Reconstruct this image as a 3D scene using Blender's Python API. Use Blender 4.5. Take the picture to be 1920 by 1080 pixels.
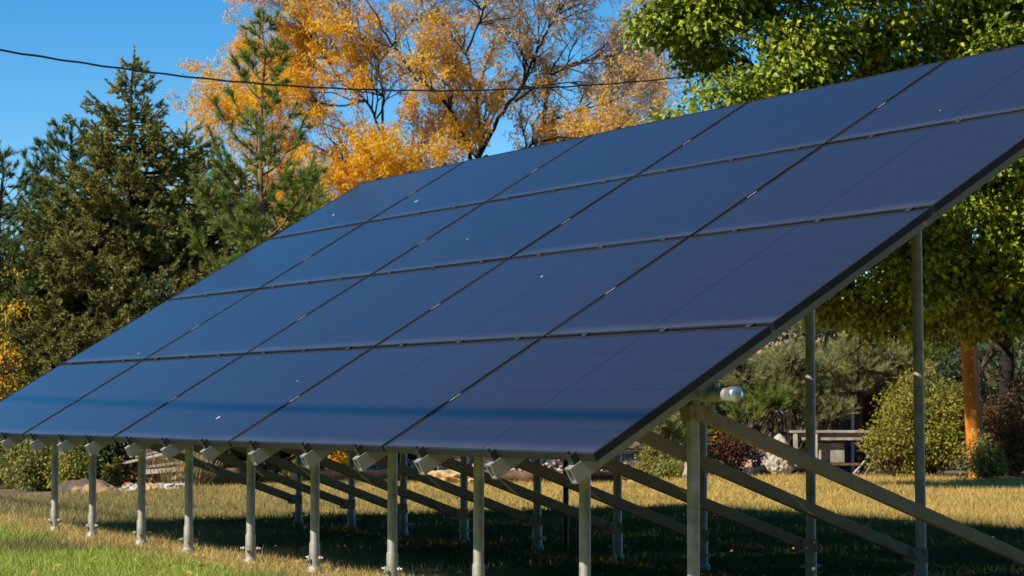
import bpy, bmesh, math, random
import numpy as np
from mathutils import Matrix, Vector

# ---------------------------------------------------------------- camera, sky, sun, exposure
S = bpy.context.scene
for o in list(bpy.data.objects): bpy.data.objects.remove(o)
COL = S.collection
R = math.radians
CAM = np.array([6.86296, -4.43004, 0.936])
YAW, PITCH, FPX = 1.03624, 0.0577, 3895.3
TILT = 0.5411
cy, sy, cp, sp = math.cos(YAW), math.sin(YAW), math.cos(PITCH), math.sin(PITCH)
FW = np.array([-sy*cp, cy*cp, sp]); RT = np.array([cy, sy, 0.0]); UP = np.cross(RT, FW)
cd = bpy.data.cameras.new('camera'); cam = bpy.data.objects.new('camera', cd); COL.objects.link(cam)
M4 = Matrix(((RT[0], UP[0], -FW[0], CAM[0]), (RT[1], UP[1], -FW[1], CAM[1]), (RT[2], UP[2], -FW[2], CAM[2]), (0, 0, 0, 1)))
cam.matrix_world = M4
cd.sensor_width = 36; cd.lens = FPX/1920*36; cd.clip_start = .1; cd.clip_end = 2000
cd.dof.use_dof = True; cd.dof.focus_distance = 11.5; cd.dof.aperture_fstop = 8.0
S.camera = cam
SUN_EL, SUN_AZ = R(38.5), R(176)         # azimuth clockwise from +Y
sdir = Vector((math.sin(SUN_AZ)*math.cos(SUN_EL), math.cos(SUN_AZ)*math.cos(SUN_EL), math.sin(SUN_EL)))
W = bpy.data.worlds.new('World'); S.world = W; W.use_nodes = True
nt = W.node_tree; nt.nodes.clear()
sky = nt.nodes.new('ShaderNodeTexSky'); sky.sky_type = 'NISHITA'; sky.sun_disc = False
sky.sun_elevation = SUN_EL; sky.sun_rotation = SUN_AZ; sky.altitude = 1600
sky.air_density = 1.0; sky.dust_density = 0.0; sky.ozone_density = 3.0
hsv = nt.nodes.new('ShaderNodeHueSaturation'); hsv.inputs['Saturation'].default_value = 1.4; hsv.inputs['Hue'].default_value = .496
bg = nt.nodes.new('ShaderNodeBackground'); bg.inputs['Strength'].default_value = 0.107
wo = nt.nodes.new('ShaderNodeOutputWorld')
nt.links.new(sky.outputs[0], hsv.inputs['Color']); nt.links.new(hsv.outputs[0], bg.inputs[0]); nt.links.new(bg.outputs[0], wo.inputs[0])
sl = bpy.data.lights.new('sun', 'SUN'); sl.energy = 4.6; sl.angle = R(.53); sl.color = (1, .93, .82)
so = bpy.data.objects.new('sun', sl); COL.objects.link(so)
so.rotation_euler = (-sdir).to_track_quat('-Z', 'Y').to_euler(); so.location = (0, -20, 20)
S.view_settings.view_transform = 'Standard'; S.view_settings.look = 'None'
S.view_settings.exposure = 0.5; S.view_settings.gamma = 1.0
S.render.engine = 'CYCLES'
S.cycles.max_bounces = 6; S.cycles.diffuse_bounces = 3; S.cycles.glossy_bounces = 3; S.cycles.transmission_bounces = 3; S.cycles.transparent_max_bounces = 4

# ---------------------------------------------------------------- helpers
def at(px, py, depth):
    return CAM + depth*(FW + RT*(px-960)/FPX - UP*(py-540)/FPX)
def ground(px, depth):
    p = at(px, 765, depth); return np.array([p[0], p[1], 0.0])
def gpix(px, py, z=0.0):
    d = FW + RT*(px-960)/FPX - UP*(py-540)/FPX
    return CAM + d*((z-CAM[2])/d[2])
def tag(o, label=None, cat=None, group=None, kind=None):
    if label: o['label'] = label
    if cat: o['category'] = cat
    if group: o['group'] = group
    if kind: o['kind'] = kind
    return o
def link(name, me, mat=None, parent=None, loc=None):
    if mat is not None:
        me.materials.clear()
        for m in (mat if isinstance(mat, (list, tuple)) else [mat]): me.materials.append(m)
    o = bpy.data.objects.new(name, me); COL.objects.link(o)
    if loc is not None: o.location = loc
    if parent is not None: o.parent = parent
    return o
def empty(name, loc):
    o = bpy.data.objects.new(name, None); COL.objects.link(o); o.location = loc; o.empty_display_size = .2
    return o
def np_mesh(name, V, F, smooth=False):
    V = np.ascontiguousarray(V, dtype=np.float32); F = np.ascontiguousarray(F, dtype=np.int32)
    me = bpy.data.meshes.new(name); k = F.shape[1]; m = len(F)
    me.vertices.add(len(V)); me.vertices.foreach_set('co', V.ravel())
    me.loops.add(m*k); me.loops.foreach_set('vertex_index', F.ravel())
    me.polygons.add(m); me.polygons.foreach_set('loop_start', np.arange(0, m*k, k, dtype=np.int32))
    if smooth: me.polygons.foreach_set('use_smooth', np.ones(m, dtype=bool))
    me.update(calc_edges=True); me.validate()
    return me
def unit(a): return a/np.maximum(np.linalg.norm(a, axis=-1, keepdims=True), 1e-9)
def seg_mesh(name, P0, P1, R0, R1, sides=6):
    """tapered tubes between point pairs, one mesh"""
    P0, P1 = np.asarray(P0, float), np.asarray(P1, float); R0, R1 = np.asarray(R0, float), np.asarray(R1, float)
    n = len(P0); d = unit(P1-P0)
    a = np.where(np.abs(d[:, 2:3]) < .9, np.array([[0, 0, 1.]]), np.array([[1., 0, 0]]))
    x = unit(np.cross(d, a)); y = np.cross(d, x)
    th = np.arange(sides)*2*np.pi/sides
    c, s = np.cos(th)[None, :, None], np.sin(th)[None, :, None]
    ring = x[:, None]*c + y[:, None]*s
    A = P0[:, None] + ring*R0[:, None, None]; B = P1[:, None] + ring*R1[:, None, None]
    V = np.concatenate([A, B], 1).reshape(-1, 3)
    i = np.arange(sides); j = (i+1) % sides
    F = np.stack([i, j, j+sides, i+sides], 1)[None] + (np.arange(n)*2*sides)[:, None, None]
    return np_mesh(name, V, F.reshape(-1, 4), True)
def leaf_mesh(name, P, N, D, L, Wd, fold=.25):
    """leaves: centre line D (unit), normal N, length L, width Wd; each a folded six-sided blade of two quads"""
    P, N, D = np.asarray(P, float), np.asarray(N, float), unit(np.asarray(D, float))
    X = unit(np.cross(D, N)); N = np.cross(X, D); n = len(P)
    L = np.broadcast_to(L, (n,))[:, None]; Wd = np.broadcast_to(Wd, (n,))[:, None]
    b = P; t = P + D*L - N*L*.12
    l1 = P + D*L*.45 - X*Wd*.5 + N*Wd*fold; r1 = P + D*L*.45 + X*Wd*.5 + N*Wd*fold
    m = P + D*L*.5
    V = np.stack([b, l1, t, r1, m], 1).reshape(-1, 3)
    k = np.arange(n)[:, None]*5
    F = np.concatenate([k + np.array([[0, 4, 2, 1]]), k + np.array([[0, 3, 2, 4]])], 0)
    return np_mesh(name, V, F)
def blade_mesh(name, P, D, L, Wd, rng):
    """thin triangles (needles, grass)"""
    n = len(P); X = unit(np.cross(D, unit(rng.normal(size=(n, 3)))))
    L = np.broadcast_to(L, (n,))[:, None]; Wd = np.broadcast_to(Wd, (n,))[:, None]
    V = np.stack([P - X*Wd/2, P + X*Wd/2, P + D*L], 1).reshape(-1, 3)
    return np_mesh(name, V, np.arange(n*3).reshape(-1, 3))
class BM:
    def __init__(s): s.b = bmesh.new()
    def box(s, c, size, rot=None):
        m = Matrix.Translation(c)
        if rot is not None: m = m @ rot.to_4x4()
        bmesh.ops.create_cube(s.b, size=1, matrix=m @ Matrix.Diagonal((*size, 1)))
        return s
    def cyl(s, p0, p1, r0, r1=None, seg=20):
        p0, p1 = Vector(p0), Vector(p1); d = p1-p0
        m = Matrix.Translation((p0+p1)/2) @ d.to_track_quat('Z', 'Y').to_matrix().to_4x4()
        bmesh.ops.create_cone(s.b, cap_ends=True, segments=seg, radius1=r0, radius2=r0 if r1 is None else r1, depth=d.length, matrix=m)
        return s
    def sph(s, c, r, scale=(1, 1, 1), u=16, v=10):
        bmesh.ops.create_uvsphere(s.b, u_segments=u, v_segments=v, radius=r, matrix=Matrix.Translation(c) @ Matrix.Diagonal((*scale, 1)))
        return s
    def bev(s, w, seg=2):
        bmesh.ops.bevel(s.b, geom=[e for e in s.b.edges if e.calc_face_angle(0) > .6], offset=w, segments=seg, affect='EDGES', profile=.5)
        return s
    def done(s, name, smooth=False):
        me = bpy.data.meshes.new(name); s.b.to_mesh(me); s.b.free()
        if smooth:
            for p in me.polygons: p.use_smooth = True
            me.set_sharp_from_angle(angle=R(40))
        return me

# ---------------------------------------------------------------- materials
def mat(name):
    m = bpy.data.materials.new(name); m.use_nodes = True
    return m, m.node_tree, m.node_tree.nodes['Principled BSDF']
def noise(nt, scale, detail=4, coord='Object', rough=.55, vec=None):
    n = nt.nodes.new('ShaderNodeTexNoise'); n.inputs['Scale'].default_value = scale; n.inputs['Detail'].default_value = detail; n.inputs['Roughness'].default_value = rough
    if vec is None:
        tc = nt.nodes.new('ShaderNodeTexCoord'); vec = tc.outputs[coord]
    nt.links.new(vec, n.inputs['Vector']); return n
def ramp(nt, src, stops):
    r = nt.nodes.new('ShaderNodeValToRGB'); nt.links.new(src, r.inputs[0])
    e = r.color_ramp.elements
    while len(e) < len(stops): e.new(.5)
    for q, (p, c) in zip(e, stops):
        q.position = p; q.color = (*c, 1) if len(c) == 3 else c
    return r
def mth(nt, op, a, b=None, c=None, clamp=False):
    n = nt.nodes.new('ShaderNodeMath'); n.operation = op; n.use_clamp = clamp
    for i, v in enumerate((a, b, c)):
        if v is None: continue
        if isinstance(v, (int, float)): n.inputs[i].default_value = v
        else: nt.links.new(v, n.inputs[i])
    return n.outputs[0]
def mix(nt, f, a, b):
    n = nt.nodes.new('ShaderNodeMix'); n.data_type = 'RGBA'
    for s, v in ((n.inputs[0], f), (n.inputs[6], a), (n.inputs[7], b)):
        if isinstance(v, (int, float)): s.default_value = v
        elif isinstance(v, tuple): s.default_value = (*v, 1)
        else: nt.links.new(v, s)
    return n.outputs[2]
def bump(nt, b, h, strength=.3, dist=.01):
    n = nt.nodes.new('ShaderNodeBump'); n.inputs['Strength'].default_value = strength; n.inputs['Distance'].default_value = dist
    nt.links.new(h, n.inputs['Height']); nt.links.new(n.outputs[0], b.inputs['Normal'])
def simple(name, stops, scale=6, rough=.8, metal=0, bmp=.3, bdist=.01, detail=5, roughvar=0):
    m, t, b = mat(name); n = noise(t, scale, detail)
    r = ramp(t, n.outputs[0], stops); t.links.new(r.outputs[0], b.inputs['Base Color'])
    b.inputs['Roughness'].default_value = rough; b.inputs['Metallic'].default_value = metal; b.inputs['Specular IOR Level'].default_value = .2 if rough > .6 else .5
    if roughvar: t.links.new(mth(t, 'MULTIPLY_ADD', n.outputs[0], roughvar, rough-roughvar/2), b.inputs['Roughness'])
    if bmp: bump(t, b, noise(t, scale*4, 4).outputs[0], bmp, bdist)
    return m
def leafmat(name, cols, trans=.35, rough=.5, patch=None, pscale=1.2, spec=.15):
    """cols: ramp over random-per-leaf; patch: second colour in big clumps"""
    m, t, b = mat(name)
    g = t.nodes.new('ShaderNodeNewGeometry')
    r = ramp(t, g.outputs['Random Per Island'], [(i/max(1, len(cols)-1), c) for i, c in enumerate(cols)])
    c = r.outputs[0]
    if patch:
        nz = noise(t, pscale, 3, vec=g.outputs['Position'])
        f = ramp(t, nz.outputs[0], [(patch[1]-.06, (0, 0, 0)), (patch[1]+.06, (1, 1, 1))])
        pc = t.nodes.new('ShaderNodeRGB'); pc.outputs[0].default_value = (*patch[0], 1)
        c = mix(t, mth(t, 'MULTIPLY', f.outputs[0], patch[2] if len(patch) > 2 else .8), c, pc.outputs[0])
    t.links.new(c, b.inputs['Base Color']); b.inputs['Roughness'].default_value = rough; b.inputs['Specular IOR Level'].default_value = spec
    if trans:
        tr = t.nodes.new('ShaderNodeBsdfTranslucent'); t.links.new(c, tr.inputs[0])
        ms = t.nodes.new('ShaderNodeMixShader'); ms.inputs[0].default_value = trans
        out = t.nodes['Material Output']
        t.links.new(b.outputs[0], ms.inputs[1]); t.links.new(tr.outputs[0], ms.inputs[2]); t.links.new(ms.outputs[0], out.inputs[0])
    return m

M = {}
M['galv'] = simple('galvanised_steel', [(.3, (.34, .33, .27)), (.5, (.48, .47, .40)), (.7, (.60, .59, .52))], 14, .70, .95, .1, .002, roughvar=.14)
M['alu'] = simple('mill_aluminium', [(.3, (.36, .35, .31)), (.7, (.52, .50, .45))], 5, .68, .95, .05, .001, roughvar=.2)
M['brace'] = simple('dull_galvanised_brace', [(.25, (.22, .165, .085)), (.5, (.37, .295, .165)), (.62, (.30, .24, .13)), (.8, (.44, .36, .21))], 7, .65, .25, .15, .002)
M['chrome'] = simple('shiny_cap', [(.3, (.62, .63, .65)), (.7, (.74, .75, .77))], 9, .28, .85, .05, .001)
M['frame'] = simple('black_anodised', [(.3, (.008, .008, .009)), (.7, (.014, .014, .015))], 8, .55, .0, 0)
M['clampblack'] = simple('black_clamp', [(.3, (.015, .015, .016)), (.7, (.03, .03, .03))], 20, .5, .0, 0)
M['clampgrey'] = simple('dull_clamp', [(.3, (.06, .06, .06)), (.7, (.10, .10, .097))], 20, .55, .5, 0)
M['back'] = simple('panel_backsheet', [(.3, (.02, .02, .022)), (.7, (.03, .03, .032))], 4, .6, 0, 0)
M['sticker'] = simple('white_label', [(.4, (.50, .51, .53)), (.6, (.62, .62, .64))], 60, .5, 0, 0)
M['cable'] = simple('black_cable', [(.4, (.012, .012, .012)), (.6, (.03, .03, .03))], 30, .6, 0, 0)

def glassmat():
    m, t, b = mat('dark_blue_cell_glass')
    tc = t.nodes.new('ShaderNodeTexCoord'); sx = t.nodes.new('ShaderNodeSeparateXYZ'); t.links.new(tc.outputs['Object'], sx.inputs[0])
    x, y = sx.outputs[0], sx.outputs[1]
    split = mth(t, 'LESS_THAN', mth(t, 'ABSOLUTE', x), .006)
    fy = mth(t, 'ABSOLUTE', mth(t, 'SUBTRACT', mth(t, 'FRACT', mth(t, 'MULTIPLY_ADD', y, 6/.99, .5)), .5))
    row = mth(t, 'MULTIPLY', mth(t, 'LESS_THAN', fy, .018), .62)
    fx = mth(t, 'ABSOLUTE', mth(t, 'SUBTRACT', mth(t, 'FRACT', mth(t, 'MULTIPLY', x, 10/.89)), .5))
    colm = mth(t, 'MULTIPLY', mth(t, 'GREATER_THAN', fx, .486), .18)
    line = mth(t, 'MAXIMUM', mth(t, 'MAXIMUM', split, row), colm)
    oi = t.nodes.new('ShaderNodeObjectInfo')
    g = t.nodes.new('ShaderNodeNewGeometry')
    n1 = noise(t, 1.3, 5, vec=g.outputs['Position'], rough=.65)
    n2 = noise(t, 40, 3, vec=g.outputs['Position'])
    cells = mix(t, n1.outputs[0], (.021, .0145, .0165), (.029, .020, .0235))
    cells = mix(t, mth(t, 'MULTIPLY', oi.outputs['Random'], .25), cells, (.034, .024, .029))
    cells = mix(t, mth(t, 'MULTIPLY', mth(t, 'GREATER_THAN', n2.outputs[0], .7), .25), cells, (.07, .07, .075))
    dirt = mth(t, 'MULTIPLY', ramp(t, mth(t, 'ADD', y, mth(t, 'MULTIPLY_ADD', n1.outputs[0], .10, .45)), [(0, (1, 1, 1)), (.07, (0, 0, 0))]).outputs[0], .5)
    cells = mix(t, dirt, cells, (.10, .09, .085))
    c = mix(t, mth(t, 'MULTIPLY', line, .75), cells, (.004, .004, .005))
    t.links.new(c, b.inputs['Base Color'])
    b.inputs['IOR'].default_value = 1.52
    t.links.new(mth(t, 'MULTIPLY_ADD', n1.outputs[0], .10, .08), b.inputs['Roughness'])
    return m
M['glass'] = glassmat()

# ---------------------------------------------------------------- the setting: lawn, bed
def grasscolor(t):
    """shared lawn colour in world space: green mown strip in front, dry line at the posts, dry grass behind"""
    g = t.nodes.new('ShaderNodeNewGeometry'); s = t.nodes.new('ShaderNodeSeparateXYZ'); t.links.new(g.outputs['Position'], s.inputs[0])
    n1 = noise(t, 1.1, 4, vec=g.outputs['Position']); n2 = noise(t, .35, 3, vec=g.outputs['Position']); n3 = noise(t, 5, 3, vec=g.outputs['Position'])
    y = mth(t, 'ADD', s.outputs[1], mth(t, 'MULTIPLY_ADD', n1.outputs[0], 1.2, -.6))
    y = mth(t, 'ADD', y, mth(t, 'MULTIPLY_ADD', n3.outputs[0], .5, -.25))
    green = mix(t, n3.outputs[0], (.25, .35, .05), (.50, .53, .12))
    green = mix(t, ramp(t, n2.outputs[0], [(.50, (0, 0, 0)), (.62, (1, 1, 1))]).outputs[0], green, (.24, .235, .085))
    straw = mix(t, n3.outputs[0], (.50, .37, .13), (.60, .47, .20))
    olive = mix(t, n3.outputs[0], (.27, .235, .085), (.43, .345, .15))
    gold = mix(t, n3.outputs[0], (.54, .38, .11), (.72, .52, .18))
    far = ramp(t, mth(t, 'MULTIPLY', s.outputs[1], .05), [(.10, (0, 0, 0)), (.38, (1, 1, 1))])
    back = mix(t, far.outputs[0], olive, gold)
    under = mth(t, 'MULTIPLY', ramp(t, mth(t, 'MULTIPLY', mth(t, 'ADD', s.outputs[1], mth(t, 'MULTIPLY_ADD', n2.outputs[0], 3, -1.5)), .1), [(.12, (0, 0, 0)), (.2, (1, 1, 1)), (.64, (1, 1, 1)), (.78, (0, 0, 0))]).outputs[0], mth(t, 'GREATER_THAN', s.outputs[0], -9.4))  # under and behind the array: greener grass, darkened to paint its shade in
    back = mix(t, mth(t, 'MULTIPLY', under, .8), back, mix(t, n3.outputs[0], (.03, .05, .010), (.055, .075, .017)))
    back = mix(t, mth(t, 'MULTIPLY', ramp(t, n1.outputs[0], [(.52, (0, 0, 0)), (.66, (1, 1, 1))]).outputs[0], .55), back, (.17, .20, .055))
    f1 = ramp(t, mth(t, 'MULTIPLY', y, .1), [(.030, (0, 0, 0)), (.052, (1, 1, 1))])
    f2 = ramp(t, mth(t, 'MULTIPLY', y, .1), [(.085, (0, 0, 0)), (.115, (1, 1, 1))])
    c = mix(t, f1.outputs[0], green, straw)
    return mix(t, f2.outputs[0], c, back), g
def lawnmats():
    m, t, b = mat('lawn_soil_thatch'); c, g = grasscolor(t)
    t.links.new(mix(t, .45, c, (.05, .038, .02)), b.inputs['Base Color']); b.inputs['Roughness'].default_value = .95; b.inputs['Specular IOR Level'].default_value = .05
    bump(t, b, noise(t, 30, 5, vec=g.outputs['Position']).outputs[0], .6, .03)
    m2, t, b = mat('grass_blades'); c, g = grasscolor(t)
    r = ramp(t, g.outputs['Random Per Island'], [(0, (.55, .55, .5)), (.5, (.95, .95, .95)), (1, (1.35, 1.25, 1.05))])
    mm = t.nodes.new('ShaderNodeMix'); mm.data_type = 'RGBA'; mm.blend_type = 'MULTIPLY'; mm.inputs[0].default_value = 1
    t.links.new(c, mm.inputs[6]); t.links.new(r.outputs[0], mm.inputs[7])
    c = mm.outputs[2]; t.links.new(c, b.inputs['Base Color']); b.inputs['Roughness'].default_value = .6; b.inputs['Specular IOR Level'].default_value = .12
    tr = t.nodes.new('ShaderNodeBsdfTranslucent'); t.links.new(c, tr.inputs[0])
    ms = t.nodes.new('ShaderNodeMixShader'); ms.inputs[0].default_value = .3
    t.links.new(b.outputs[0], ms.inputs[1]); t.links.new(tr.outputs[0], ms.inputs[2]); t.links.new(ms.outputs[0], t.nodes['Material Output'].inputs[0])
    return m, m2
M['lawn'], M['blades'] = lawnmats()
bm = bmesh.new(); bmesh.ops.create_grid(bm, x_segments=60, y_segments=60, size=400)
me = bpy.data.meshes.new('lawn'); bm.to_mesh(me); bm.free()
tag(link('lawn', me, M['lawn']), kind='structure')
rng = np.random.default_rng(4)
EDGE = [(-400, 934), (-60, 932), (150, 927), (400, 912), (600, 906), (900, 905), (1180, 906), (1300, 894), (1500, 892), (1700, 895), (1920, 899), (2350, 905)]
def edge_depth(px):
    py = np.interp(px, [e[0] for e in EDGE], [e[1] for e in EDGE]); return .936*FPX/(py-765.0)
# grass blades over the lawn (what the photograph can see, and a margin)
def grass():
    n = 900000
    u = rng.random(n); d = np.sqrt(8.0**2 + u*(31.0**2-8.0**2))
    keep = rng.random(n) < np.clip((15.0/d)**1.6, 0, 1)
    d = d[keep]; px = rng.uniform(-260, 2180, len(d))
    k2 = d < edge_depth(px)-.05; d, px = d[k2], px[k2]
    P = CAM[None] + d[:, None]*(FW*np.array([1, 1, 0]))[None]/cp + (d*(px-960)/FPX)[:, None]*RT[None]
    P[:, 2] = 0
    n = len(P)
    clump = np.sin(P[:, 0]*3.1+1.3*np.sin(P[:, 1]*2.3))*np.cos(P[:, 1]*2.7+np.sin(P[:, 0]*1.9))
    L = (.028 + .06*rng.random(n)**2.2 + .014*clump)*np.clip(d/14, .9, 1.1)
    D = unit(np.stack([rng.normal(0, .62, n), rng.normal(0, .62, n), np.ones(n)], 1))
    Wd = .0045*np.clip(d/13, 1, 2.2)*rng.uniform(.6, 1.3, n)
    return blade_mesh('grass', P, D, L, Wd, rng)
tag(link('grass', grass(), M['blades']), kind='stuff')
# garden bed beyond the lawn
M['soil'] = simple('garden_soil', [(.3, (.09, .06, .035)), (.5, (.17, .115, .07)), (.7, (.27, .20, .13))], 2.5, .95, 0, .7, .04)
near = [gpix(x, y) for x, y in EDGE]; farp = [CAM + (p-CAM)*np.array([3.2, 3.2, 0]) for p in near]
V = [(p[0], p[1], .004) for p in near] + [(p[0], p[1], .004) for p in farp]; k = len(near)
me = bpy.data.meshes.new('garden_bed'); me.from_pydata(V, [], [(i, i+1, k+i+1, k+i) for i in range(k-1)]); me.update()
tag(link('garden_bed', me, M['soil']), kind='structure')

# ---------------------------------------------------------------- solar array
Z0 = .75; CT, ST = math.cos(TILT), math.sin(TILT); PW, PH = 1.8283, 1.036
def PP(X, s, n=0.0): return Vector((X, s*CT - n*ST, Z0 + s*ST + n*CT))
ROT = Matrix.Rotation(TILT, 3, 'X')
arr = empty('solar_array', (-4.57, 1.8, 0)); AO = Vector(arr.location)
tag(arr, 'long tilted ground mounted array of twenty black solar panels on steel posts over the lawn', 'solar array')
def part(name, me, m, loc=(0, 0, 0), rot=None, parent=None):
    o = link(name, me, m, parent or arr, Vector(loc) - (AO if parent is None else Vector((0, 0, 0))))
    if rot is not None: o.rotation_euler = rot
    return o
hw, hh, fr = (PW-.022)/2, (PH-.022)/2, .012
b = BM()
for sx in (-1, 1): b.box((sx*(hw-fr/2), 0, -.0175), (fr, 2*hh, .035))
for s_ in (-1, 1): b.box((0, s_*(hh-fr/2), -.0175), (2*(hw-fr)-.0004, fr, .0348))
b.bev(.0012, 1)
fme = b.done('solar_panel')
bk = BM().box((0, 0, -.010), (2*(hw-fr), 2*(hh-fr), .002)).done('backsheet')
gme = BM().box((0, 0, -.0055), (2*(hw-fr)-.0002, 2*(hh-fr)-.0002, .006)).done('glass')
stk = BM().box((-hw+.0022, -.06, .0012), (.0042, .07, .0016)).done('sticker')
random.seed(3)
panels = {}
for i in range(5):
    for j in range(4):
        c = PP(-(i+.5)*PW, (j+.5)*PH)
        p = part('solar_panel', fme, M['frame'], c, (TILT, 0, 0)); panels[(4-i, j)] = p
        p.delta_rotation_euler = (random.uniform(-.0025, .0025), random.uniform(-.0022, .0022), 0)
        link('glass', gme, M['glass'], p); link('backsheet', bk, M['back'], p)
        if (4-i) > 0: link('sticker', stk, M['sticker'], p)
        jb = BM().box((0, 0, -.02), (.12, .06, .016)).done('junction_box'); link('junction_box', jb, M['clampblack'], p)
def splat(col, row, x, y, s):
    b = bmesh.new(); n = 11; vs = []
    for k in range(n):
        a = k*2*math.pi/n; r = s*.62*(.35+.9*random.random()); vs.append(b.verts.new((x+r*math.cos(a), y+1.6*r*math.sin(a), -.002)))
    f = b.faces.new(vs); g = bmesh.ops.extrude_face_region(b, geom=[f])
    for v in g['geom']:
        if isinstance(v, bmesh.types.BMVert): v.co.z += .002
    bmesh.ops.recalc_face_normals(b, faces=b.faces)
    me = bpy.data.meshes.new('bird_dropping'); b.to_mesh(me); b.free()
    link('bird_dropping', me, M['sticker'], panels[(col, row)])
def panel_uv(px, py):
    d = FW + RT*(px-960)/FPX - UP*(py-540)/FPX; n = np.array([0, -ST, CT]); o = np.array([0, 0, Z0])
    q = CAM + d*(((o-CAM)@n)/(d@n)); s = q[1]*CT + (q[2]-Z0)*ST
    col = int(5 + math.floor(q[0]/PW)); row = int(s//PH)
    return col, row, q[0]-(-(4-col)-.5)*PW, s-(row+.5)*PH
for px, py, s in ((1016, 518, .011), (781, 377, .018), (625, 403, .02), (410, 782, .017), (260, 662, .016), (1762, 207, .005), (557, 714, .008), (876, 448, .01)):
    c, r_, x, y = panel_uv(px, py)
    if (c, r_) in panels: splat(c, r_, x, y, s)

# rails running up the slope, each with its clamps and pipe brackets
RAILX = [-.15, -.785, -1.432, -2.055, -2.65, -3.30, -3.97, -4.575, -5.17, -5.90, -6.44, -7.03, -7.69, -8.29, -8.87]
RH, RW, RL0, RL1 = .070, .045, -.048, 4*PH+.03
def channel(L):
    b = BM(); w = .007
    b.box((0, 0, -w/2), (RW, L, w)); b.box((-RW/2+w/2, 0, -RH/2), (w, L-.0006, RH-2*w-.0004))
    b.box((RW/2-w/2, 0, -RH/2), (w, L-.0006, RH-2*w-.0004)); b.box((0, 0, -RH+w/2), (RW, L, w))
    return b.done('rail')
rme = channel(RL1-RL0)
S1, S2, DP = .690, 3.046, -(.035+RH+.030)
ecl = BM().box((0, -.012, .010), (.034, .018, .052)).box((0, -.004, .040), (.034, .034, .007)).cyl((0, -.012, .035), (0, -.012, .058), .008, seg=10).done('end_clamp')
ecl2 = BM().box((0, .012, .010), (.034, .018, .052)).box((0, .006, .038), (.034, .028, .005)).done('end_clamp')
mcl = BM().box((0, 0, .0378), (.032, .034, .004)).box((0, 0, .016), (.028, .014, .040)).cyl((0, 0, .0398), (0, 0, .046), .006, seg=8).done('mid_clamp')
pbr = BM().box((-.032, 0, -RH*.5-.012), (.006, .10, .10)).box((.032, 0, -RH*.5-.012), (.006, .10, .10)).cyl((-.045, -.032, -.03), (.045, -.032, -.03), .008, seg=8).cyl((-.045, .032, -.03), (.045, .032, -.03), .008, seg=8).cyl((-.045, .032, -.075), (.045, .032, -.075), .008, seg=8).done('pipe_bracket')
for X in RAILX:
    mid = (RL0+RL1)/2
    r = part('rail', rme, M['alu'], PP(X, mid, -.0355), (TILT, 0, 0))
    for me, mt, s in ((ecl, M['clampblack'], .012-.012), (mcl, M['clampgrey'], PH), (mcl, M['clampgrey'], 2*PH), (mcl, M['clampgrey'], 3*PH), (ecl2, M['clampblack'], 4*PH-.002)):
        link(me.name.split('.')[0], me, mt, r, (0, s-mid, 0))
    for s in (S1, S2): link('pipe_bracket', pbr, M['galv'], r, (0, s-mid, 0))
# two horizontal pipes
for s in (S1, S2):
    p = PP(0, s, DP); me = BM().cyl((-4.63, 0, 0), (4.60, 0, 0), .030, seg=24).done('cross_pipe', True)
    o = part('cross_pipe', me, M['galv'], (-4.56, p.y, p.z))
    cap = BM().cyl((0, 0, 0), (.035, 0, 0), .034, seg=24).sph((.035, 0, 0), .034, (.55, 1, 1), 24, 14).done('end_cap', True)
    link('end_cap', cap, M['chrome'], o, (4.575, 0, 0))
Y1, ZP1 = PP(0, S1, DP).y, PP(0, S1, DP).z; Y2, ZP2 = PP(0, S2, DP).y, PP(0, S2, DP).z
FX = [-.25, -1.09, -2.06, -2.98, -3.94, -4.85, -5.85, -6.71, -7.71, -8.56]
BX = [-.25, -1.115, -1.99, -2.98, -3.87, -4.82, -5.80, -6.71, -7.57, -8.53]
def collar(r):
    b = BM(); b.cyl((0, 0, 0), (0, 0, .035), r+.022, r+.012, 20).cyl((0, 0, .035), (0, 0, .17), r+.0045, seg=20)
    for a in (0, 1):
        dx, dy = (1, 0) if a else (.17, .98)
        b.cyl((-dx*.062, -dy*.062, .075+.012*a), (dx*.062, dy*.062, .075+.012*a), .006, seg=8)
        for q in (-1, 1): b.cyl((q*dx*.038, q*dy*.038, .075+.012*a), (q*dx*.048, q*dy*.048, .075+.012*a), .011, seg=6)
    return b.done('ground_collar', True)
cme = collar(.0265)
def post_mesh(h): return BM().cyl((0, 0, 0), (0, 0, h), .0265, seg=24).done('post', True)
fpm, bpm = post_mesh(ZP1-.028), post_mesh(ZP2-.028)
def bracket(sz, h):
    b = BM(); b.box((.032, 0, 0), (.006, sz, h)).box((-.032, 0, 0), (.006, sz, h)).box((0, -sz/2+.003, 0), (.0575, .006, h-.002))
    for q in (-1, 1): b.cyl((.034, q*sz*.27, q*h*.2), (.044, q*sz*.27, q*h*.2), .009, seg=6)
    return b.done('bracket')
tbm = bracket(.13, .068); lbm = bracket(.10, .070)
random.seed(11)
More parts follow.
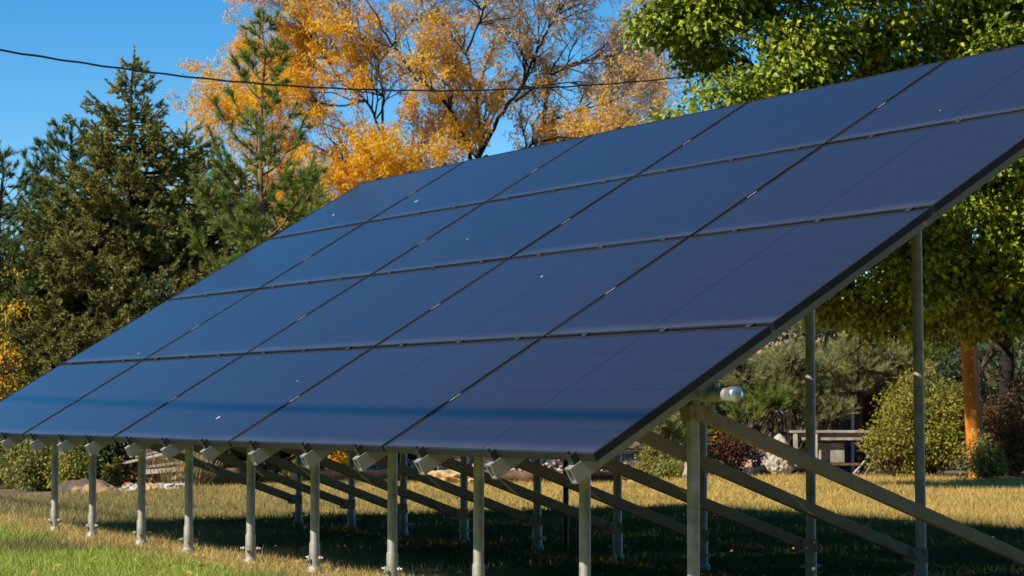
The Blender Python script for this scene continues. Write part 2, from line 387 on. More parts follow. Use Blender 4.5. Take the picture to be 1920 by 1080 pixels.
for k in range(10):
    fx, bx = FX[k], BX[k]
    p = part('front_post', fpm, M['galv'], (fx, Y1, 0)); p.delta_rotation_euler = (random.uniform(-.003, .003), random.uniform(-.004, .004), 0)
    c = link('ground_collar', cme, M['galv'], p); c.rotation_euler = (0, 0, random.uniform(-.5, .5)+.9)
    link('bracket', tbm, M['brace'], p, (0, .026, ZP1-.075))
    q = part('rear_post', bpm, M['galv'], (bx, Y2, 0)); q.delta_rotation_euler = (random.uniform(-.003, .003), random.uniform(-.003, .003), 0)
    c = link('ground_collar', cme, M['galv'], q); c.rotation_euler = (0, 0, random.uniform(-.5, .5)+.9)
    link('bracket', lbm, M['brace'], q, (0, -.035, .20))
    A = Vector((fx, Y1+.06, ZP1-.085)); B = Vector((bx, Y2-.055, .205)); d = B-A
    me = BM().box((0, 0, 0), (.036, d.length, .060)).bev(.004, 1).done('brace')
    o = part('brace', me, M['brace'], (A+B)/2)
    o.rotation_euler = Matrix((d.cross(Vector((0, 0, 1))).normalized(), d.normalized(), d.cross(Vector((0, 0, 1))).normalized().cross(d.normalized()))).transposed().to_euler()
# wiring under the array
cp0 = gpix(1022, 985)
ib = BM().box((0, 0, .74), (.16, .10, .22)).cyl((0, 0, 0), (0, 0, .64), .018, seg=12).bev(.004, 1).done('combiner_box')
part('combiner_box', ib, M['clampblack'], (-4.66, Y2+.12, 0))

# overhead cable south of the array whose shadow lies along the lowest panels
def cable(name, pts, r, m, n=60, wob=0.0):
    pts = np.asarray(pts, float); tt = np.linspace(0, 1, len(pts)); q = np.linspace(0, 1, n)
    C = np.stack([np.polyval(np.polyfit(tt, pts[:, a], min(3, len(pts)-1)), q) for a in range(3)], 1)
    if wob: C[:, 2] += wob*np.sin(np.arange(n)*2.4)
    return link(name, seg_mesh(name, C[:-1], C[1:], [r]*(n-1), [r]*(n-1), 8), m)
sh = [(-40, 1.55), (-20, .84), (-8.8, .505), (-6.1, .42), (-3.83, .361), (-1.89, .326), (-.05, .303), (9, .32), (20, .55)]
pts = [PP(X, s, 0) + sdir*10.0 for X, s in sh]
q = np.linspace(-40, 20, 90)
pz = np.interp(q, [p[0] for p in pts], [p[1] for p in pts]), np.interp(q, [p[0] for p in pts], [p[2] for p in pts])
C = np.stack([q, pz[0], pz[1]], 1)
o = link('overhead_cable', seg_mesh('overhead_cable', C[:-1], C[1:], [.031]*89, [.031]*89, 10), M['cable'])
tag(o, 'thick black cable passing overhead in front of the panels that shades their lowest row', 'cable')
#TREES
# ---------------------------------------------------------------- foliage materials
M['spruce'] = leafmat('spruce_needles', [(.06, .068, .017), (.27, .26, .062), (.56, .50, .15)], .14, .5, ((.24, .21, .07), .60, .5), 1.5)
M['bluespruce'] = leafmat('blue_green_needles', [(.09, .14, .07), (.17, .23, .11), (.24, .29, .15)], .15, .5)
M['pine'] = leafmat('pine_needles', [(.10, .15, .028), (.20, .26, .05), (.32, .36, .08)], .25, .45)
M['darkpine'] = leafmat('dark_pine_needles', [(.05, .09, .025), (.12, .17, .045), (.19, .22, .07)], .15, .5)
M['mugo'] = leafmat('grey_green_needles', [(.17, .19, .07), (.32, .33, .12), (.46, .44, .18)], .28, .5, ((.34, .28, .13), .6, .7), 2.0)
M['maple'] = leafmat('green_leaves', [(.05, .085, .009), (.18, .25, .018), (.34, .39, .03), (.56, .54, .06)], .30, .36, ((.46, .36, .03), .64, .75), .8, .3)
M['gold'] = leafmat('golden_leaves', [(.78, .34, .02), (.88, .50, .03), (.94, .62, .05), (.84, .42, .03)], .5, .55, ((.95, .62, .04), .52, .75), .9)
M['tan'] = leafmat('fading_leaves', [(.62, .34, .13), (.74, .48, .24), (.66, .46, .32)], .4, .6)
M['yellow'] = leafmat('yellow_green_leaves', [(.14, .17, .025), (.28, .29, .04), (.42, .36, .05), (.30, .20, .06)], .38, .5, ((.24, .13, .05), .6, .7), 1.6)
M['olive'] = leafmat('olive_leaves', [(.12, .14, .03), (.24, .25, .06), (.36, .32, .09)], .3, .5, ((.25, .15, .05), .64, .6), 1.6)
M['redbrown'] = leafmat('red_brown_leaves', [(.10, .05, .025), (.20, .09, .04), (.26, .15, .06), (.14, .13, .04)], .3, .55)
M['rust'] = leafmat('rust_red_leaves', [(.07, .022, .012), (.13, .04, .02), (.09, .06, .02)], .3, .55)
M['wood'] = leafmat('distant_foliage', [(.03, .05, .018), (.06, .08, .03), (.10, .11, .04)], .15, .6, ((.12, .10, .05), .6, .6), .7)
M['straw'] = leafmat('dry_straw', [(.34, .25, .09), (.48, .37, .15), (.38, .34, .12)], .3, .6)
M['bark'] = simple('grey_brown_bark', [(.3, (.05, .035, .025)), (.5, (.10, .075, .055)), (.7, (.16, .125, .095))], 12, .9, 0, .8, .02)
M['darkbark'] = simple('dark_bark', [(.3, (.016, .011, .009)), (.7, (.04, .03, .024))], 12, .9, 0, .8, .02)
M['pinebark'] = simple('orange_pine_bark', [(.3, (.14, .075, .04)), (.7, (.30, .19, .11))], 12, .9, 0, .8, .02)
M['twig'] = simple('pale_twigs', [(.3, (.22, .15, .13)), (.7, (.40, .29, .26))], 10, .9, 0, 0)

def rand_dirs(n, rng): return unit(rng.normal(size=(n, 3)))
def perp_mix(d, ang, rng):
    """directions at the given angles off d, random around it"""
    r = rand_dirs(len(d), rng); x = unit(r - (r*d).sum(1, keepdims=True)*d)
    return unit(d*np.cos(ang)[:, None] + x*np.sin(ang)[:, None])

def needle_shoots(A, B, dens, nl, nw, rng, ang=(.7, 1.25)):
    """needles all round the shoots A->B"""
    L = np.linalg.norm(B-A, axis=1); k = np.maximum(3, (L*dens).astype(int)); idx = np.repeat(np.arange(len(A)), k)
    f = rng.random(len(idx)); P = A[idx] + (B-A)[idx]*f[:, None]; d = unit((B-A))[idx]
    a = rng.uniform(ang[0], ang[1], len(idx))*(1-.45*f**3)
    D = perp_mix(d, a, rng); D[:, 2] += .12; D = unit(D)
    return P, D, nl*rng.uniform(.7, 1.2, len(idx)), nw*rng.uniform(.8, 1.2, len(idx))

def conifer(name, label, base, H, Rad, seed, mats, style='spruce', power=.85, dens=170, nl=.04, nw=.008, levels=None, droop=.2, jag=.35, per=7, group=None, trunk_r=None, low=.03, lean=0, extra=1.0, cat='tree'):
    rng = np.random.default_rng(seed)
    t = empty(name, base); tag(t, label, cat, group)
    tr = trunk_r or .018*H
    nz = 14; zs = np.linspace(0, 1, nz); wob = np.cumsum(rng.normal(0, .006*H, (nz, 2)), 0)
    wob -= np.outer(zs, wob[-1])
    T = np.stack([wob[:, 0], wob[:, 1], zs*H], 1); rr = tr*(1-zs)**.8 + .006
    link('trunk', seg_mesh('trunk', T[:-1], T[1:], rr[:-1], rr[1:], 10), mats[1], t)
    levels = levels or int(H*5.5)
    A, B, BA, BB, BR = [], [], [], [], []
    for lv in range(levels):
        h = low + (1-low-.02)*(lv+.5)/levels
        nb = max(3, int(per*(1-h*.45)))
        a0 = rng.random()*6.28
        for b in range(nb):
            hh_ = min(.985, h + rng.normal(0, .24/levels)); az = a0 + b*6.283/nb + rng.normal(0, .25)
            L = Rad*max(.05, (1-hh_))**power*(1-jag + 2*jag*rng.random()) + .05*min(1., Rad)
            o = np.array([np.interp(hh_, zs, T[:, 0]), np.interp(hh_, zs, T[:, 1]), hh_*H])
            up = (min(hh_, .72)-.35)*1.15 - droop if style == 'spruce' else (.35 + .75*hh_ - droop)
            n = 6; f = np.linspace(0, 1, n)
            rad = np.array([math.cos(az), math.sin(az), 0])
            tip = .35 if style == 'spruce' else .55
            P = o + np.outer(f*L, rad); P[:, 2] += L*(up*f + tip*f**2.2*.55 - .12*np.sin(f*3.1)*(droop > 0)); P += rng.normal(0, .012*L, (n, 3))*f[:, None]
            BA.append(P[:-1]); BB.append(P[1:]); BR.append(np.linspace(.016*L+.004, .003, n))
            d = unit(P[-1]-P[-2])
            A.append(P[-2:-1]); B.append(P[-1:] + d*.05)
            # side shoots
            ns = max(3, int(L*(15 if style == 'spruce' else 8)*extra))
            fs = rng.uniform(.28 if style == 'spruce' else .35, 1, ns)
            Q = np.stack([np.interp(fs, f, P[:, c]) for c in range(3)], 1)
            side = np.cross(rad, [0, 0, 1.0])*np.where(rng.random(ns) < .5, -1, 1)[:, None]
            if style == 'spruce':
                dd = unit(rad*.8 + side*.85 + np.stack([np.zeros(ns), np.zeros(ns), rng.uniform(-.35, .45, ns)], 1) + rng.normal(0, .15, (ns, 3)))
                sl_ = (.06 + .27*L*(1.05-fs) + .05*min(1, L))*rng.uniform(.6, 1.15, ns)
            else:
                dd = unit(rad*.7 + side*.7 + np.stack([np.zeros(ns), np.zeros(ns), rng.uniform(.1, 1.1, ns)], 1) + rng.normal(0, .2, (ns, 3)))
                sl_ = (.12 + .25*L*(1.05-fs))*rng.uniform(.6, 1.2, ns)
            sl_ = np.minimum(sl_, .55)
            E2 = Q + dd*sl_[:, None]
            if style == 'spruce': A.append(Q + dd*.02); B.append(E2)
            else: A.append(Q + dd*sl_[:, None]*.25); B.append(E2)
            # tertiary
            k = np.repeat(np.arange(ns), np.maximum(1, (sl_*14).astype(int))); ff = rng.uniform(.25, .95, len(k))
            Q3 = Q[k] + dd[k]*(sl_[k]*ff)[:, None]
            d3 = perp_mix(dd[k], rng.uniform(.5, 1.1, len(k)), rng); d3[:, 2] += .15
            A.append(Q3); B.append(Q3 + unit(d3)*((.05+.09*rng.random(len(k)))*min(1, .35+L))[:, None])
            BA.append(Q); BB.append(E2); BR.append(np.concatenate([np.full(ns, .005), [.003]]))
    # leader
    top = T[-1]; ld = .30*min(1, H/4); A.append(top[None]-[0, 0, ld]); B.append(top[None]+[0, 0, ld*.25]); BA.append(top[None]-[0, 0, .05]); BB.append(top[None]+[0, 0, ld*.2]); BR.append(np.array([.006, .004]))
    A, B = np.concatenate(A), np.concatenate(B)
    r0 = np.concatenate([r[:-1] for r in BR]); r1 = np.concatenate([r[1:] for r in BR])
    link('branches', seg_mesh('branches', np.concatenate(BA), np.concatenate(BB), r0, r1, 4), mats[1], t)
    P, D, L, Wd = needle_shoots(A, B, dens, nl, nw, rng, (.6, 1.2) if style == 'spruce' else (.35, .95))
    link('crown', blade_mesh('crown', P, D, L, Wd, rng), mats[0], t)
    return t

def foot(px, depth): return ground(px, depth)
def hgt(py, depth): return at(960, py, depth)[2]

def con_at(name, label, px, ptop, depth, rfrac, seed, mats, **kw):
    H = hgt(ptop, depth)
    return conifer(name, label, foot(px, depth), H, rfrac*H, seed, mats, **kw)

SP, BS, PI_, DPN = [M['spruce'], M['darkbark']], [M['bluespruce'], M['darkbark']], [M['pine'], M['pinebark']], [M['darkpine'], M['darkbark']]
con_at('spruce_tree', 'tall dense spruce with a pointed top left of the tall thin pine', 245, 92, 27.5, .47, 21, SP, dens=430, nl=.046, nw=.014, per=14, jag=.50, droop=.24, levels=27, power=1.05, extra=1.1, low=.10)
con_at('spruce_tree', 'broad dark spruce standing half behind the right side of the tall pointed spruce', 345, 235, 29.5, .60, 22, SP, dens=430, nl=.046, nw=.014, per=13, jag=.5, droop=.22, levels=20, power=.9, extra=1.1)
con_at('pine_tree', 'dark bushy pine top showing behind the left shoulder of the tall pointed spruce', 128, 238, 29.0, .36, 23, DPN, style='pine', dens=300, nl=.09, nw=.012, per=10, jag=.35, levels=26)
con_at('pine_tree', 'sparse dark pine cut by the left edge of the picture', -8, 275, 27.0, .28, 24, DPN, style='pine', dens=240, nl=.08, nw=.011, per=7, jag=.4, levels=20)
con_at('pine_tree', 'short dark pine tip between the left edge pine and the bushy pine', 62, 298, 28.5, .24, 25, DPN, style='pine', dens=260, nl=.09, nw=.012, per=7, jag=.4, levels=17)
con_at('pine_tree', 'tall thin young pine with open whorls in front of the golden tree', 482, 24, 26.5, .215, 26, PI_, style='pine', dens=330, nl=.10, nw=.011, per=7, jag=.38, levels=19, power=.85, trunk_r=.06, extra=1.15, droop=.05)
for px, pt, d, rf, sd, mt, lb in (
    (45, 470, 27.5, .60, 31, SP, 'rounded grey green spruce low at the left edge beside the yellow leaved shrub'),
    (165, 425, 27.0, .58, 32, SP, 'wide olive spruce filling the space below the bare twiggy shrub'),
    (285, 520, 26.6, .44, 33, BS, 'small bright blue green spruce just above the upper left edge of the panels'),
    (90, 610, 25.8, .7, 34, SP, 'lowest olive spruce touching the left corner of the panels'),
    (395, 390, 28.0, .52, 35, SP, 'shaded spruce below the tall thin pine against the panel edge'),
    (560, 330, 29.0, .30, 36, PI_, 'light green young pine right of the tall thin pine and left of the panel peak')):
    con_at('spruce_tree' if mt is not PI_ else 'pine_tree', lb, px, pt, d, rf, sd, mt, style='spruce' if mt is not PI_ else 'pine', dens=380 if mt is not PI_ else 260, nl=.042 if mt is not PI_ else .10, nw=.012, per=10 if mt is not PI_ else 7, jag=.48, droop=.05, low=.09, levels=int(hgt(pt, d)*7) if mt is not PI_ else 17, power=.7 if mt is not PI_ else .8)

# ---- branching broadleaf trees
def grow(limbs, rng, levels, len0, shrink, num, up=.25, spread=(.45, .95), out=None):
    """limbs: list of (points, r0, r1); returns segment arrays and the last-level twigs"""
    S0, S1_, Ra, Rb = [], [], [], []; cur = []
    for P, r0, r1 in limbs:
        P = np.asarray(P, float); n = max(6, len(P)*4); tt = np.linspace(0, 1, len(P)); q = np.linspace(0, 1, n)
        C = np.stack([np.interp(q, tt, P[:, a]) for a in range(3)], 1)
        C[1:-1] = (C[:-2]+2*C[1:-1]+C[2:])/4; C[1:] += rng.normal(0, .012, C[1:].shape)
        rr = r0+(r1-r0)*q
        S0.append(C[:-1]); S1_.append(C[1:]); Ra.append(rr[:-1]); Rb.append(rr[1:]); cur.append((C, rr))
    L = len0
    for lv in range(levels):
        nxt = []
        for C, rr in cur:
            n = num[lv]; n = max(2, int(n*rng.uniform(.7, 1.3)))
            fs = np.sort(rng.uniform(.22 if lv else .3, 1.0, n)); fs[-1] = 1
            for f in fs:
                x = f*(len(C)-1); i = min(int(x), len(C)-2); o = C[i]+(C[i+1]-C[i])*(x-i); d = unit(C[i+1]-C[i])
                dn = perp_mix(d[None], np.array([rng.uniform(*spread) if f < 1 else .2]), rng)[0]
                dn[2] += up*rng.uniform(.2, 1); dn = unit(dn)
                l = L*rng.uniform(.55, 1.2)*(1.15-.45*f); m = 5
                g = np.linspace(0, 1, m); Cn = o + np.outer(g*l, dn); Cn[:, 2] += up*.35*l*g**2
                Cn[1:] += rng.normal(0, .05*l, (m-1, 3))*g[1:, None]
                r0 = min(rr[i]*.7, .022*l+.003); rn = np.linspace(r0, max(.0025, r0*.35), m)
                S0.append(Cn[:-1]); S1_.append(Cn[1:]); Ra.append(rn[:-1]); Rb.append(rn[1:]); nxt.append((Cn, rn))
        cur = nxt; L *= shrink
    return np.concatenate(S0), np.concatenate(S1_), np.concatenate(Ra), np.concatenate(Rb), [c for c, _ in cur]
def world(pts, depth, rng, jit=.4):
    j = rng.normal(0, jit); return [at(x, y, depth + j*(k/max(1, len(pts)-1))) for k, (x, y) in enumerate(pts)]

def golden_tree():
    rng = np.random.default_rng(77); D = 36.0
    base = foot(835, D); t = empty('honey_locust_tree', base)
    tag(t, 'large golden orange autumn tree with many thin dark stems behind the array', 'tree')
    b0 = (835, 866)
    L2 = [([b0, (800, 500), (772, 380), (738, 315), (713, 245), (688, 189), (643, 154), (587, 120), (530, 95)], .075, .016),
          ([(735, 310), (714, 290), (719, 201), (717, 167), (710, 116), (680, 70), (644, 31), (620, -40)], .055, .015),
          ([b0, (870, 500), (893, 360), (899, 252), (895, 173), (873, 100), (858, 57), (817, 25), (790, -60)], .095, .016),
          ([(893, 330), (870, 252), (845, 208), (814, 167), (760, 123), (720, 60), (690, 0)], .07, .015),
          ([(896, 300), (940, 210), (965, 180), (985, 150), (1000, 110), (1012, 85), (985, 40), (960, -30)], .07, .015),
          ([(1005, 100), (1030, 50), (1060, 10), (1080, -60)], .05, .015),
          ([(965, 190), (1020, 150), (1070, 120), (1130, 105), (1190, 110)], .05, .012),
          ([b0, (920, 420), (985, 290), (1020, 235), (1060, 215), (1130, 195), (1200, 170), (1235, 160)], .06, .01),
          ([(1000, 270), (1060, 255), (1110, 262), (1160, 225), (1215, 190)], .04, .01),
          ([(765, 350), (700, 330), (640, 300), (580, 270), (520, 255), (450, 220)], .05, .012),
          ([(750, 330), (690, 325), (620, 345), (560, 390), (500, 420), (420, 400)], .05, .012),
          ([(800, 420), (760, 400), (690, 375), (600, 420), (520, 470)], .05, .012),
          ([b0, (830, 520), (800, 400), (780, 350), (770, 300), (800, 262), (850, 240)], .05, .012),
          ([(893, 360), (940, 330), (990, 315), (1050, 300), (1110, 285)], .045, .012),
          ([(870, 330), (840, 320), (800, 318), (760, 330), (700, 352)], .035, .01),
          ([(873, 100), (900, 40), (920, -20), (930, -90)], .04, .012),
          ([(688, 189), (640, 200), (580, 190), (520, 170), (470, 160)], .035, .01),
          ([(710, 116), (760, 60), (790, 10), (800, -60)], .035, .01),
          ([(643, 154), (600, 90), (560, 40), (530, -10)], .035, .01)]
    limbs = [(world(p, D, rng, .9), a*.58, b*.7) for p, a, b in L2]
    A, B, ra, rb, tw = grow(limbs, rng, 3, 1.15, .52, [17, 7, 4], .10, (.4, 1.0))
    sel = ra > .010
    link('trunk', seg_mesh('trunk', A[sel], B[sel], ra[sel], rb[sel], 6), M['darkbark'], t, -base)
    link('twigs', seg_mesh('twigs', A[~sel], B[~sel], ra[~sel]*1.15, rb[~sel]*1.15, 3), M['twig'], t, -base)
    C = np.array(tw)                                   # twigs (n,5,3)
    rel = C[:, 2]-CAM; dep = rel@FW; px = 960+FPX*(rel@RT)/dep; py = 540-FPX*(rel@UP)/dep
    # leaf cover thins towards the upper right of the crown
    cover = np.clip(1.32 - (px-640)/480 + (py-90)/230, .46, 1.45)*np.interp(px, [880, 1000], [1, .9])
    nz = np.sin(px*.021+1.3*np.sin(py*.03))*np.sin(py*.027+1.7*np.sin(px*.017))
    cover = np.clip(cover*(1+.75*nz), .08, 1.7)
    k = rng.poisson(23*cover); idx = np.repeat(np.arange(len(C)), k); f = rng.random(len(idx))**.7*3.999
    i = f.astype(int); P = C[idx, i] + (C[idx, i+1]-C[idx, i])*(f-i)[:, None] + rng.normal(0, .045, (len(idx), 3))
    Dd = rand_dirs(len(idx), rng); Dd[:, 2] -= .5; N = rand_dirs(len(idx), rng); N[:, 2] += .6
    pale = (rng.random(len(idx)) < np.clip((px[idx]-700)/420, .04, .8)*np.clip(1-(py[idx]-80)/260, .1, 1))
    for nm, s, m in (('crown', ~pale, 'gold'), ('fading_crown', pale, 'tan')):
        link(nm, leaf_mesh(nm, P[s], unit(N[s]), unit(Dd[s]), rng.uniform(.04, .09, s.sum()), rng.uniform(.016, .034, s.sum())), M[m], t, -base)
golden_tree()

def blob_leaves(blobs, n, rng, clump=.22, per=26, size=(.06, .10), wr=.62, shell=.55, flat=.35):
    """leaf clumps spread through ellipsoid lobes, denser near their surface"""
    vol = np.array([b[1][0]*b[1][1]*b[1][2] for b in blobs])**(2/3.); pr = vol/vol.sum()
    nc = max(1, n//per); w = rng.choice(len(blobs), nc, p=pr)
    c = np.array([b[0] for b in blobs])[w]; r = np.array([b[1] for b in blobs])[w]
    u = rand_dirs(nc, rng); rad = shell + (1-shell)*rng.random(nc)**.6; rad *= 1+.14*rng.normal(size=nc)
    cc = c + u*r*rad[:, None]
    idx = np.repeat(np.arange(nc), rng.poisson(per, nc)); m = len(idx)
    off = rng.normal(size=(m, 3))*clump*np.array([1, 1, .6]); P = cc[idx]+off
    D = unit(u[idx]*.5 + unit(off)*.6 + rng.normal(0, .5, (m, 3)) + np.array([0, 0, -.45])); N = unit(rng.normal(0, .55, (m, 3)) + np.array([0, -.25, .8]) + u[idx]*.4)
    L = rng.uniform(size[0], size[1], m)
    return P, N, D, L, L*wr*rng.uniform(.8, 1.15, m), cc

def right_tree():
    rng = np.random.default_rng(5); D = 24.5
    base = foot(1885, D+5.2); t = empty('maple_tree', base)
    tag(t, 'big green leafy tree spreading over the right half behind the array', 'tree')
    def bl(px, py, rx, ry, dz=0., rz=None):
        k = (D+dz)/FPX; return (at(px, py, D+dz), np.array([rx*k, (rz or rx)*k, ry*k]))
    blobs = [bl(1300, 30, 95, 48), bl(1235, 55, 42, 30), bl(1330, 95, 60, 38, .3), bl(1420, 20, 100, 55), bl(1500, 80, 90, 60, -.4), bl(1370, 182, 92, 34, -.5), bl(1470, 165, 90, 50),
             bl(1600, 40, 130, 80), bl(1700, 110, 120, 70, .4), bl(1820, 40, 95, 80, .9), bl(1880, 100, 85, 60, -.5), bl(1960, 60, 120, 100, .5), bl(1560, 190, 100, 60), bl(1680, 220, 120, 80, .8),
             bl(1800, 250, 150, 110), bl(1920, 260, 130, 110, -.3), bl(1700, 360, 130, 100, .5), bl(1840, 400, 120, 100), bl(1960, 420, 110, 130), bl(1620, 460, 110, 80, .3), bl(1720, 500, 110, 80), bl(1560, 545, 80, 60, .4),
             bl(1860, 530, 110, 80, .3), bl(1670, 575, 95, 55, .6), bl(1950, 560, 100, 90, 0), bl(1780, 590, 90, 50, .7),
             bl(1350, -80, 150, 90), bl(1550, -120, 220, 130), bl(1780, -120, 230, 150), bl(1980, -80, 180, 150), bl(2060, 200, 150, 200), bl(2080, 430, 140, 160), bl(1500, 300, 120, 90, -1.9), bl(1560, 400, 110, 90, -1.6), bl(1330, 260, 120, 80, -1.6), bl(1420, 330, 140, 90, -1.8), bl(1300, 380, 120, 80, -1.4), bl(1500, 240, 120, 70, -1.5), bl(1560, 330, 100, 80, -1.8), bl(1430, 450, 130, 80, -1.5), bl(1620, 300, 90, 60, -1.2)]  # end lobes, hidden behind the array, are added to shade the lower crown
    P, N, Dd, L, Wd, cc = blob_leaves(blobs, 160000, rng, .135, 110, (.05, .105), .66, .30)
    link('crown', leaf_mesh('crown', P, N, Dd, L, Wd), M['maple'], t, -base)
    # limbs reaching the lobes
    hub = [base, base+np.array([.05, 0, 1.6]), base+np.array([-.05, .05, 2.6])]
    A, B, ra, rb = [], [], [], []
    def tube(pts, r0, r1):
        pts = np.array(pts); q = np.linspace(0, 1, 14); tt = np.linspace(0, 1, len(pts))
        C = np.stack([np.interp(q, tt, pts[:, a]) for a in range(3)], 1); C[1:-1] = (C[:-2]+2*C[1:-1]+C[2:])/4; C[1:-1] += rng.normal(0, .02, C[1:-1].shape); rr = np.linspace(r0, r1, 14)
        A.append(C[:-1]); B.append(C[1:]); ra.append(rr[:-1]); rb.append(rr[1:])
    tube(hub, .10, .085)
    for c, r in blobs:
        st = hub[2]*(1-.3*rng.random()) + hub[1]*0; st = hub[1]+(hub[2]-hub[1])*rng.uniform(.2, 1)
        mid = (st*.45+c*.55); mid[2] += .25
        tube([st, mid, c], .06, .018)
        for _ in range(9):
            e = c + rand_dirs(1, rng)[0]*r*rng.uniform(.7, 1.0); s0 = mid+(c-mid)*rng.uniform(.4, 1); tube([s0, (s0+e)/2+np.array([0, 0, .06]), e], .014, .004)
    # bare twigs hanging in the sky gap at the left of the crown
    for x, y in ((1255, 85), (1262, 120), (1290, 140), (1330, 150), (1300, 120), (1275, 105)):
        e = at(x, y, D); s0 = at(1400, 130, D); tube([s0, at((x+1400)/2, y+22, D), e], .012, .004)
    link('trunk', seg_mesh('trunk', np.concatenate(A), np.concatenate(B), np.concatenate(ra), np.concatenate(rb), 6), M['darkbark'], t, -base)
right_tree()

# ---- shrubs
def shrub(name, label, px, ptop, depth, wpx, seed, m, n=5200, size=(.035, .06), wr=.6, stems=14, hk=1.0, group=None, cat='shrub', flat=1.0, clump=.075, bot=None):
    rng = np.random.default_rng(seed); b = foot(px, depth); H = hgt(ptop, depth); Wr = wpx*depth/FPX/2
    t = empty(name, b); tag(t, label, cat, group)
    blobs = []
    for k in range(16):
        a = k*2.4+rng.random(); rr = Wr*.78*math.sqrt((k+.4)/16)*rng.uniform(.8, 1.2); z = H*rng.uniform(.16, .80)*(1-.3*rr/Wr)
        blobs.append((np.array([rr*math.cos(a), rr*math.sin(a), z]), np.array([Wr*.28, Wr*.28, H*.17])*rng.uniform(.55, 1.35)))
    for k in range(10):
        a = rng.random()*6.28; rr = Wr*rng.uniform(.1, 1.0); blobs.append((np.array([rr*math.cos(a), rr*math.sin(a), H*rng.uniform(.55, 1.05)*(1-.35*rr/Wr)]), np.array([.04, .04, .16])*rng.uniform(.7, 1.4)))
    P, N, D, L, Wd, cc = blob_leaves(blobs, n, rng, clump, 18, size, wr, .35)
    ok = P[:, 2] > .03
    link('foliage', leaf_mesh('foliage', P[ok], N[ok], D[ok], L[ok], Wd[ok]), M[m], t)
    E = cc[rng.choice(len(cc), min(len(cc), stems*6), replace=False)]; s = np.stack([E[:, 0]*.12, E[:, 1]*.12, np.zeros(len(E))], 1); mid = s*.4+E*.6; mid[:, 2] = E[:, 2]*.5; 
    link('stems', seg_mesh('stems', np.concatenate([s, mid]), np.concatenate([mid, E]), np.concatenate([np.full(len(E), .012), np.full(len(E), .008)]), np.concatenate([np.full(len(E), .008), np.full(len(E), .003)]), 5), M['bark'], t)
    return t
def needle_shrub(name, label, px, py, depth, wpx, hpx, seed, m, n=420, nl=.075, nw=.007, cat='pine', trunk=True):
    rng = np.random.default_rng(seed); c = at(px, py, depth); k = depth/FPX; r = np.array([wpx*k/2, wpx*k/2, hpx*k/2])
    b = np.array([c[0], c[1], 0]); t = empty(name, b); tag(t, label, cat); c = c-b
    blobs = [(c + rand_dirs(1, rng)[0]*r*.62, r*rng.uniform(.36, .52)) for _ in range(9)]
    w = rng.integers(0, 9, n); u = rand_dirs(n, rng); u[:, 2] = np.abs(u[:, 2])*.9-.25; u = unit(u)
    A = np.array([blobs[i][0] for i in w]) + u*np.array([blobs[i][1] for i in w])*rng.uniform(.35, 1.0, n)[:, None]
    B = A + unit(u + np.array([0, 0, .45]) + rng.normal(0, .3, (n, 3)))*rng.uniform(.10, .20, n)[:, None]
    P, D, L, Wd = needle_shoots(A, B, 260, nl, nw, rng, (.4, 1.05))
    ok = P[:, 2] > .02
    link('foliage', blade_mesh('foliage', P[ok], D[ok], L[ok], Wd[ok], rng), m, t)
    hubp = np.array([0, 0, .0]); cen = np.array([bb[0] for bb in blobs]); j0 = np.array([0, 0, max(.05, c[2]-r[2]*.9)])
    SA = [hubp]+[j0]*9+list(cen[w]); SB = [j0]+list(cen)+list(A); R0 = [.055]+[.03]*9+[.010]*n; R1 = [.045]+[.012]*9+[.004]*n
    link('stems', seg_mesh('stems', SA, SB, R0, R1, 5), M['bark'], t)
    return t
# ---------------------------------------------------------------- shrubs and low conifers along the edge of the lawn
def pine_low(*a, **k): return needle_shrub('low_pine', *a, **k)
pine_low('grey green low pine just right of the shiny pipe cap', 1445, 690, 30.0, 190, 170, 51, M['mugo'], n=560)
pine_low('grey green low pine behind the bench between the two rear posts', 1610, 690, 30.6, 190, 150, 52, M['mugo'], n=560)
pine_low('olive low pine drooping over the left end of the bench', 1545, 765, 30.0, 90, 90, 53, M['mugo'], n=240)
pine_low('pale lime green low pine above the first sloping brace', 1285, 790, 29.0, 150, 130, 54, M['pine'], n=420)
pine_low('bright green bushy pine below the upper slope of the array edge', 1725, 655, 31.0, 110, 90, 55, M['pine'], n=300)
pine_low('yellowish low pine below the shiny pipe cap', 1420, 765, 29.6, 110, 90, 56, M['pine'], n=260)
pine_low('low dark pine behind the long bench near the slope of the panels', 1530, 640, 32.0, 150, 110, 57, M['darkpine'], n=330)
pine_low('small grey green pine with a bare leaning trunk beside the nearest post', 1235, 815, 28.2, 110, 90, 58, M['mugo'], n=280)
pine_low('blue green low pine behind the orange pole', 1840, 640, 31.5, 130, 110, 59, M['bluespruce'], n=300)
pine_low('dusty green low pine left of the orange pole', 1680, 720, 30.8, 130, 120, 60, M['mugo'], n=330)
shrub('leafy_shrub', 'yellow green leafy bush beside the right rear post', 1738, 665, 28.4, 200, 61, 'yellow', n=9500)
shrub('leafy_shrub', 'low yellow green bush left of the right rear post touching the lawn', 1676, 775, 27.9, 120, 62, 'yellow', n=3500)
shrub('leafy_shrub', 'red brown bush right of the orange pole', 1895, 690, 28.4, 190, 63, 'redbrown', n=6000)
shrub('leafy_shrub', 'green and purple bush at the foot of the orange pole', 1846, 842, 27.0, 70, 64, 'olive', n=2400)
shrub('leafy_shrub', 'tall dark brown bush cut by the right edge of the picture', 1975, 650, 29.0, 170, 65, 'redbrown', n=4200)
shrub('leafy_shrub', 'rust red bush seen between the two nearest braces', 1375, 800, 28.8, 75, 66, 'rust', n=1700)
shrub('leafy_shrub', 'small dark green bush left of the rust red bush', 1318, 795, 28.9, 60, 67, 'olive', n=1500)
shrub('leafy_shrub', 'tiny orange tipped bush left of the nearest post', 1228, 842, 28.0, 46, 68, 'yellow', n=900)
